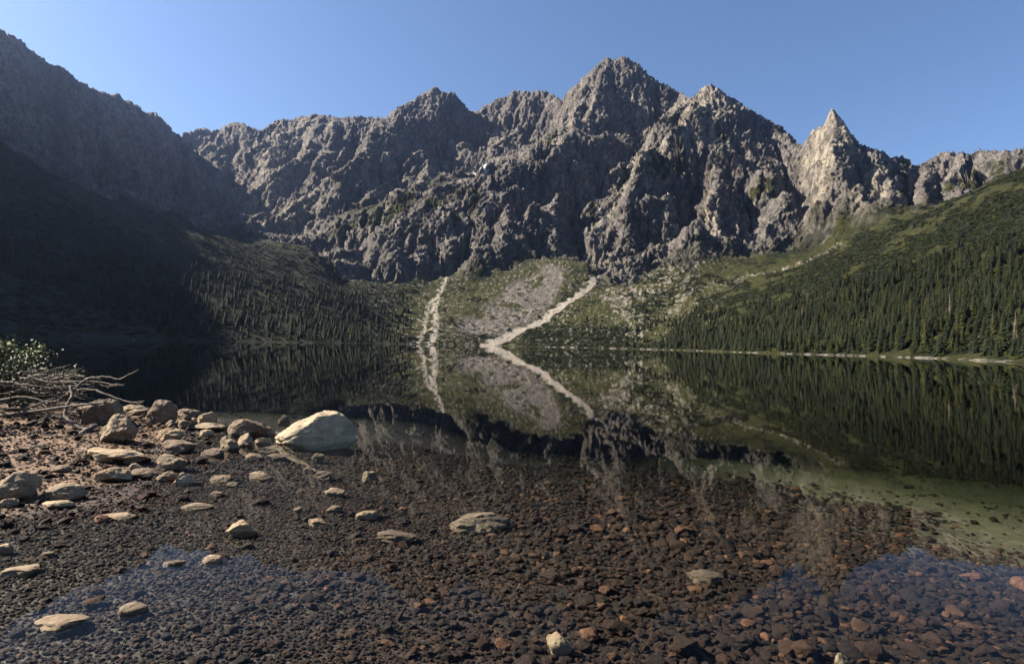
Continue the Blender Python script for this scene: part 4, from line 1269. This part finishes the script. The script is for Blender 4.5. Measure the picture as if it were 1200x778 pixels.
for k in order[:290]:
    e_ = bpy.data.objects.new('spruce_tree', None); e_.empty_display_size = 1.0
    e_.location = tuple(TP[k]); e_.rotation_euler = (0, 0, trz[k]); e_.scale = (th[k],) * 3
    tag(link(e_), 'dark green spruce in the front rows of the forest on the right shore', 'tree', 'spruces of the forest on the right shore')
    c_ = link(bpy.data.objects.new('crown', CR[tid[k]]), e_); t_ = link(bpy.data.objects.new('trunk', TK[tid[k]]), e_)
    pairs.setdefault(int(tid[k]), (c_, t_))
rest = order[290:]
srcs = [pairs[k] for k in sorted(pairs)]
tag(gn_stuff('spruce_forest', TP[rest] - np.array((0, 0, 0.3)), np.column_stack([rng.normal(0, .03, len(rest)), rng.normal(0, .03, len(rest)), trz[rest]]),
             np.column_stack([th[rest] * rng.uniform(.85, 1.2, len(rest)), th[rest] * rng.uniform(.85, 1.2, len(rest)), th[rest]]), tid[rest] % len(srcs), srcs),
    'dark spruce forest covering the slopes on both sides of the lake', 'forest', kind='stuff')

for px_, py_, hh_, lab in ((1190, 405, 14, 'dead brown spruce at the right edge of the forest'), (940, 372, 13, 'tall dead grey spruce above the middle of the forest'),
                           (1113, 372, 15, 'brown withered spruce standing above the others on the right slope')):
    d_ = ray(px_, py_); t_ = np.linspace(150, 800, 900); xx_ = d_.x / d_.y * t_
    hh2 = base_h(xx_, t_) - (CAM_H + d_.z / d_.y * t_); i_ = int(np.argmax(hh2 > 0))
    e_ = bpy.data.objects.new('dead_spruce', None); e_.location = (xx_[i_], t_[i_], float(look(PZ_, [xx_[i_]], [t_[i_]])[0]))
    tag(link(e_), lab, 'tree')
    link(bpy.data.objects.new('crown', spruce_crown(70 + px_, hh_, 1.5, M_DEAD, 0.7)), e_)
    link(bpy.data.objects.new('trunk', trunk_mesh(hh_, 0.25, M_DEAD)), e_)

# dwarf pine and leafy scrub on the hill, the talus and the shaded slope
BU = [bush_mesh(5, M_SCR), bush_mesh(6, M_SCR), bush_mesh(7, M_SCR), bush_mesh(8, M_DEC, 150, 0.8)]
p3 = np.column_stack([rng.uniform(-700, 900, 90000), rng.uniform(150, 1140, 90000)])
p3 = p3[np.abs(p3[:, 0] / p3[:, 1]) < 0.93]
s3 = look(COV[..., 2], p3[:, 0], p3[:, 1]); z3 = look(PZ_, p3[:, 0], p3[:, 1]); r3 = look(ROCK, p3[:, 0], p3[:, 1]); q3 = look(COV[..., 3], p3[:, 0], p3[:, 1])
k3 = (rng.random(len(p3)) < s3 * np.where(p3[:, 0] < -0.17 * p3[:, 1], 0.35, 0.8)) & (z3 > 0.9) & (r3 < 0.4) & (q3 < 0.35)
p3, z3 = p3[k3], z3[k3]
n3_ = len(p3)
sc3 = rng.uniform(1.4, 3.4, n3_)
dec = (rng.random(n3_) < 0.16) & (p3[:, 0] > 0)
id3 = np.where(dec, 3, rng.integers(0, 3, n3_))
fb_ = []
far_b = np.argsort(-(sc3 / p3[:, 1]) * (np.abs(p3[:, 0] / p3[:, 1]) < 0.8) * (p3[:, 0] > 0))
for q in range(4):
    k = next(i for i in far_b if id3[i] == q)
    o = link(bpy.data.objects.new('dwarf_pine' if q < 3 else 'rowan_bush', BU[q]))
    o.location = (p3[k, 0], p3[k, 1], z3[k] - 0.1); o.scale = (sc3[k],) * 3
    tag(o, 'low dark dwarf pine at the foot of the forest on the right shore' if q < 3 else 'light green leafy bush at the foot of the right forest', 'bush', 'bushes below the right forest' if q < 3 else None)
    fb_.append(o)
tag(gn_stuff('dwarf_pine_scrub', np.column_stack([p3, z3 - 0.15]), np.column_stack([np.zeros(n3_), np.zeros(n3_), rng.uniform(0, 6.28, n3_)]),
             np.column_stack([sc3, sc3, sc3 * rng.uniform(.6, 1.1, n3_)]), id3, fb_), 'dark green dwarf pine and scrub covering the slopes above the lake', 'scrub', kind='stuff')


# ------------------------------------------------------------------ fallen dead tree on the left shore
def tube(name, P, r0, r1, mat, sides=7, wob=0.0, seed=0):
    P = [np.array(p, float) for p in P]
    # resample through Catmull-Rom
    Q = []
    for i in range(len(P) - 1):
        a, b, c, d = P[max(i - 1, 0)], P[i], P[i + 1], P[min(i + 2, len(P) - 1)]
        for t in np.linspace(0, 1, 5, endpoint=False):
            Q.append(.5 * (2 * b + (c - a) * t + (2 * a - 5 * b + 4 * c - d) * t * t + (3 * b - a - 3 * c + d) * t ** 3))
    Q.append(P[-1]); Q = np.array(Q)
    r_ = np.random.default_rng(seed)
    Q[1:-1] += r_.normal(size=(len(Q) - 2, 3)) * wob
    vs, fs = [], []
    T = np.gradient(Q, axis=0); T /= np.linalg.norm(T, axis=1, keepdims=True) + 1e-9
    for i in range(len(Q)):
        s1 = np.cross(T[i], (0.13, 0.2, 0.97)); s1 /= np.linalg.norm(s1) + 1e-9; s2 = np.cross(T[i], s1)
        f = i / (len(Q) - 1); r = (r0 + (r1 - r0) * f) * r_.uniform(0.85, 1.15)
        for k in range(sides):
            a = k * 6.2832 / sides
            vs.append(Q[i] + (s1 * math.cos(a) + s2 * math.sin(a)) * r)
        if i:
            for k in range(sides):
                fs.append(((i - 1) * sides + k, (i - 1) * sides + (k + 1) % sides, i * sides + (k + 1) % sides, i * sides + k))
    e0 = len(vs); vs += [Q[0], Q[-1]]
    me_f = [tuple(f) for f in fs] + [(e0, (k + 1) % sides, k, k) for k in range(0)]
    return mesh_np(name, vs, me_f, mat, True)


t = NT('bleached_wood'); P = t.coord('Object')
wc = t.ramp(t.noise(t.mapping(P, (3, 3, 3)), 4, 6, 0.7), [(0.3, (0.0360, 0.0279, 0.0216)), (0.5, (0.0900, 0.0738, 0.0585)), (0.7, (0.1980, 0.1710, 0.1395))])
t.principled(wc, 0.8, t.bump(t.noise(P, 30, 4, 0.7), 0.5, 0.02), 0.2); M_WOOD = t.m


def z1(px, py):
    return px / 3.89, 380 + py / 3.89


BR = [
    ([(-40, 422), (60, 408), (170, 395), (300, 378), (400, 364), (475, 358)], 13.6, 13.2, 0.045, 0.018),
    ([(-30, 310), (100, 285), (240, 255), (300, 238), (330, 228), (380, 240)], 15.2, 15.0, 0.040, 0.016),
    ([(215, 365), (270, 345), (330, 305), (380, 262), (430, 243), (490, 241), (545, 250), (590, 228), (632, 207)], 14.4, 14.0, 0.042, 0.012),
    ([(130, 235), (210, 262), (330, 262), (440, 262), (520, 276), (568, 274)], 14.8, 14.3, 0.032, 0.008),
    ([(322, 282), (328, 325), (305, 375), (296, 415), (330, 450), (385, 482)], 14.0, 13.2, 0.036, 0.040),
    ([(440, 462), (400, 480), (350, 515), (310, 560), (245, 578)], 13.4, 11.6, 0.050, 0.085),
    ([(345, 298), (420, 299), (490, 322), (560, 348), (610, 356), (655, 350)], 14.2, 13.8, 0.030, 0.010),
    ([(-30, 262), (80, 268), (150, 308), (240, 314), (330, 308)], 14.8, 14.4, 0.030, 0.012),
    ([(-30, 240), (60, 213), (150, 226), (240, 246)], 15.6, 15.2, 0.034, 0.012),
    ([(-30, 350), (100, 332), (200, 350), (270, 350)], 14.2, 13.9, 0.030, 0.012),
    ([(285, 245), (288, 222), (294, 196)], 15.0, 15.0, 0.030, 0.014),
    ([(-20, 385), (120, 380), (240, 340), (330, 312)], 14.0, 14.3, 0.028, 0.014),
    ([(60, 300), (170, 300), (300, 286), (400, 270)], 15.0, 14.6, 0.026, 0.010),
    ([(100, 215), (200, 232), (330, 232), (400, 246), (460, 250)], 15.4, 15.0, 0.026, 0.008),
    ([(490, 290), (525, 272), (560, 278)], 14.3, 14.2, 0.014, 0.006), ([(610, 356), (640, 360), (660, 345)], 13.8, 13.7, 0.012, 0.005),
    ([(440, 262), (480, 282), (530, 280)], 14.5, 14.3, 0.014, 0.005),
]
tree_e = bpy.data.objects.new('fallen_dead_tree', None); tree_e.location = (-12.0, 14.5, 0.2)
tag(link(tree_e), 'tangle of bare bleached branches of a fallen tree on the left shore', 'dead tree')
bpy.context.view_layer.update()
inv_t = np.array((-12.0, 14.5, 0.2))
rr = random.Random(3)
for k in range(120):
    x0_, y0_ = rr.uniform(-80, 270), rr.uniform(230, 470)
    L_ = rr.uniform(90, 240); a_ = rr.uniform(-0.35, 0.25)
    pts_ = [(x0_ + L_ * f, y0_ + L_ * f * math.sin(a_) + rr.uniform(-9, 9)) for f in (0, .35, .7, 1)]
    BR.append((pts_, rr.uniform(14, 16.5), rr.uniform(14, 16.5), rr.uniform(0.008, 0.022), 0.004))
for k, (pp, d0, d1, r0, r1) in enumerate(BR):
    W3 = [at(*z1(*q), d0 + (d1 - d0) * i / (len(pp) - 1)) - inv_t for i, q in enumerate(pp)]
    link(bpy.data.objects.new('branch', tube('branch', W3, r0, r1, M_WOOD, 7, 0.008, k)), tree_e)

def on_bed(px, py, up_=0.02):
    g_ = on_plane(px, py, 0.0)
    for _ in range(6):
        g_ = on_plane(px, py, float(bed_h(g_[0], g_[1])) + up_)
    return g_


e_ = bpy.data.objects.new('sunken_branch', None); q0 = on_bed(1140, 645); e_.location = tuple(q0)
tag(link(e_), 'dark forked branch lying on the lake bottom at the right', 'branch')
for k, (L_, r_) in enumerate((([(1112, 626), (1124, 634), (1132, 641), (1146, 650), (1168, 655)], 0.02), ([(1122, 630), (1138, 634), (1156, 640), (1172, 641)], 0.013), ([(1130, 640), (1134, 648), (1142, 655)], 0.010), ([(1110, 638), (1128, 645), (1150, 647)], 0.009))):
    link(bpy.data.objects.new('branch', tube('branch', [on_bed(x_, y_, 0.03) - q0 for x_, y_ in L_], r_, r_ * 0.4, M_BARK, 6, 0.006, 40 + k)), e_)
q0 = on_bed(150, 584)
o = link(bpy.data.objects.new('twig', tube('twig', [on_bed(x_, y_, 0.012) - q0 for x_, y_ in ((139, 577), (147, 581), (155, 586), (162, 590))], 0.006, 0.003, M_WOOD, 5, 0.002, 77)))
o.location = tuple(q0); tag(o, 'thin pale twig lying across the wet gravel near the flat boulders', 'twig')

# ------------------------------------------------------------------ bushes on the left shore


def leafy(name, base, h, w, n_leaf, mat, seed, label, leaf=0.11, stems=9):
    r_ = np.random.default_rng(seed)
    e_ = bpy.data.objects.new(name, None); e_.location = tuple(base); tag(link(e_), label, 'bush')
    vs, fs = [], []
    tips = []
    for k in range(stems):
        a = r_.uniform(0, 6.283); L = r_.uniform(.6, 1.0) * h; ln = r_.uniform(0.1, 0.9) * w / h
        P0 = np.array((r_.normal() * .12, r_.normal() * .12, -0.1))
        P1 = P0 + np.array((math.cos(a) * ln * .4, math.sin(a) * ln * .4, .55)) * L
        P2 = P0 + np.array((math.cos(a) * ln, math.sin(a) * ln, .95)) * L
        link(bpy.data.objects.new('stem', tube('stem', [P0, P1, P2], 0.022, 0.006, M_BARK, 5, 0.01, k)), e_)
        tips.append((P0, P1, P2))
    for i in range(n_leaf):
        P0, P1, P2 = tips[r_.integers(stems)]
        f = r_.uniform(0.25, 1.05)
        c = (1 - f) ** 2 * P0 + 2 * f * (1 - f) * P1 + f * f * P2 + r_.normal(size=3) * np.array((.24, .24, .16)) * h / 2.2
        t1 = r_.normal(size=3); t1[2] *= .6; t1 /= np.linalg.norm(t1); t2 = np.cross(t1, r_.normal(size=3)); t2 /= np.linalg.norm(t2) + 1e-9
        s_ = leaf * r_.uniform(.6, 1.2); b0 = len(vs)
        vs += [c - t1 * s_ * .5, c + t2 * s_ * .28, c + t1 * s_ * .5, c - t2 * s_ * .28]; fs.append((b0, b0 + 1, b0 + 2, b0 + 3))
    link(bpy.data.objects.new('foliage', mesh_np('foliage', vs, fs, mat, False)), e_)


M_WIL = NT('willow_leaves'); M_WIL.principled(M_WIL.ramp(M_WIL.noise(M_WIL.coord('Object'), 3, 3), [(0.3, (0.06, 0.075, 0.014)), (0.55, (0.13, 0.145, 0.03)), (0.75, (0.22, 0.22, 0.06))]), 0.6, None, 0.3); M_WIL = M_WIL.m
M_WID = NT('dark_leaves'); M_WID.principled(M_WID.ramp(M_WID.noise(M_WID.coord('Object'), 3, 3), [(0.3, (0.015, 0.022, 0.006)), (0.6, (0.04, 0.05, 0.014)), (0.75, (0.08, 0.085, 0.025))]), 0.6, None, 0.3); M_WID = M_WID.m
b_ = at(4, 455, 22.0); b_[2] = 0.35
leafy('willow_bush', b_, 1.75, 1.5, 4800, M_WIL, 21, 'yellow-green leafy bush at the left edge behind the bare branches', 0.13, 14)
b_ = at(-30, 455, 19.0); b_[2] = 0.35
leafy('willow_bush', b_, 1.7, 1.4, 3600, M_WID, 22, 'dark leafy bush cut by the left picture edge', 0.12, 12)
b_ = at(58, 462, 20.0); b_[2] = 0.3
leafy('low_bush', b_, 1.05, 1.5, 3200, M_WID, 23, 'low dark bush right of the yellow-green one above the branches', 0.09, 12)

b_ = at(28, 492, 16.5); b_[2] = 0.3
leafy('dwarf_pine', b_, 0.95, 2.2, 5200, M_WID, 24, 'dark low pine bush underneath the bare branches', 0.08, 16)
b_ = at(-40, 500, 15.0); b_[2] = 0.35
leafy('dwarf_pine', b_, 1.5, 2.0, 5200, M_WID, 25, 'dark pine bush at the left picture edge in front of the leafy ones', 0.09, 16)
b_ = at(-95, 530, 12.5); b_[2] = 0.3
leafy('dwarf_pine', b_, 1.3, 1.6, 4000, M_WID, 26, 'dark pine bush just beyond the left picture edge shading the sand', 0.09, 14)

# ------------------------------------------------------------------ haze
t = NT('haze_air')
pv = t.n('VolumePrincipled', {'Color': (0.42, 0.58, 1.0, 1), 'Density': 0.000042, 'Anisotropy': 0.80})
t.t.links.new(pv.outputs[0], t.out.inputs['Volume'])
bm = bmesh.new(); bmesh.ops.create_cube(bm, size=1.0)
for vv in bm.verts:
    vv.co = Vector((2900 if vv.co.x > 0 else -2900, 3800 if vv.co.y > 0 else -300, 1120.0 if vv.co.z > 0 else -120.0))
hme = bpy.data.meshes.new('haze'); bm.to_mesh(hme); bm.free(); hme.materials.append(t.m)
tag(link(bpy.data.objects.new('haze', hme)), kind='stuff')
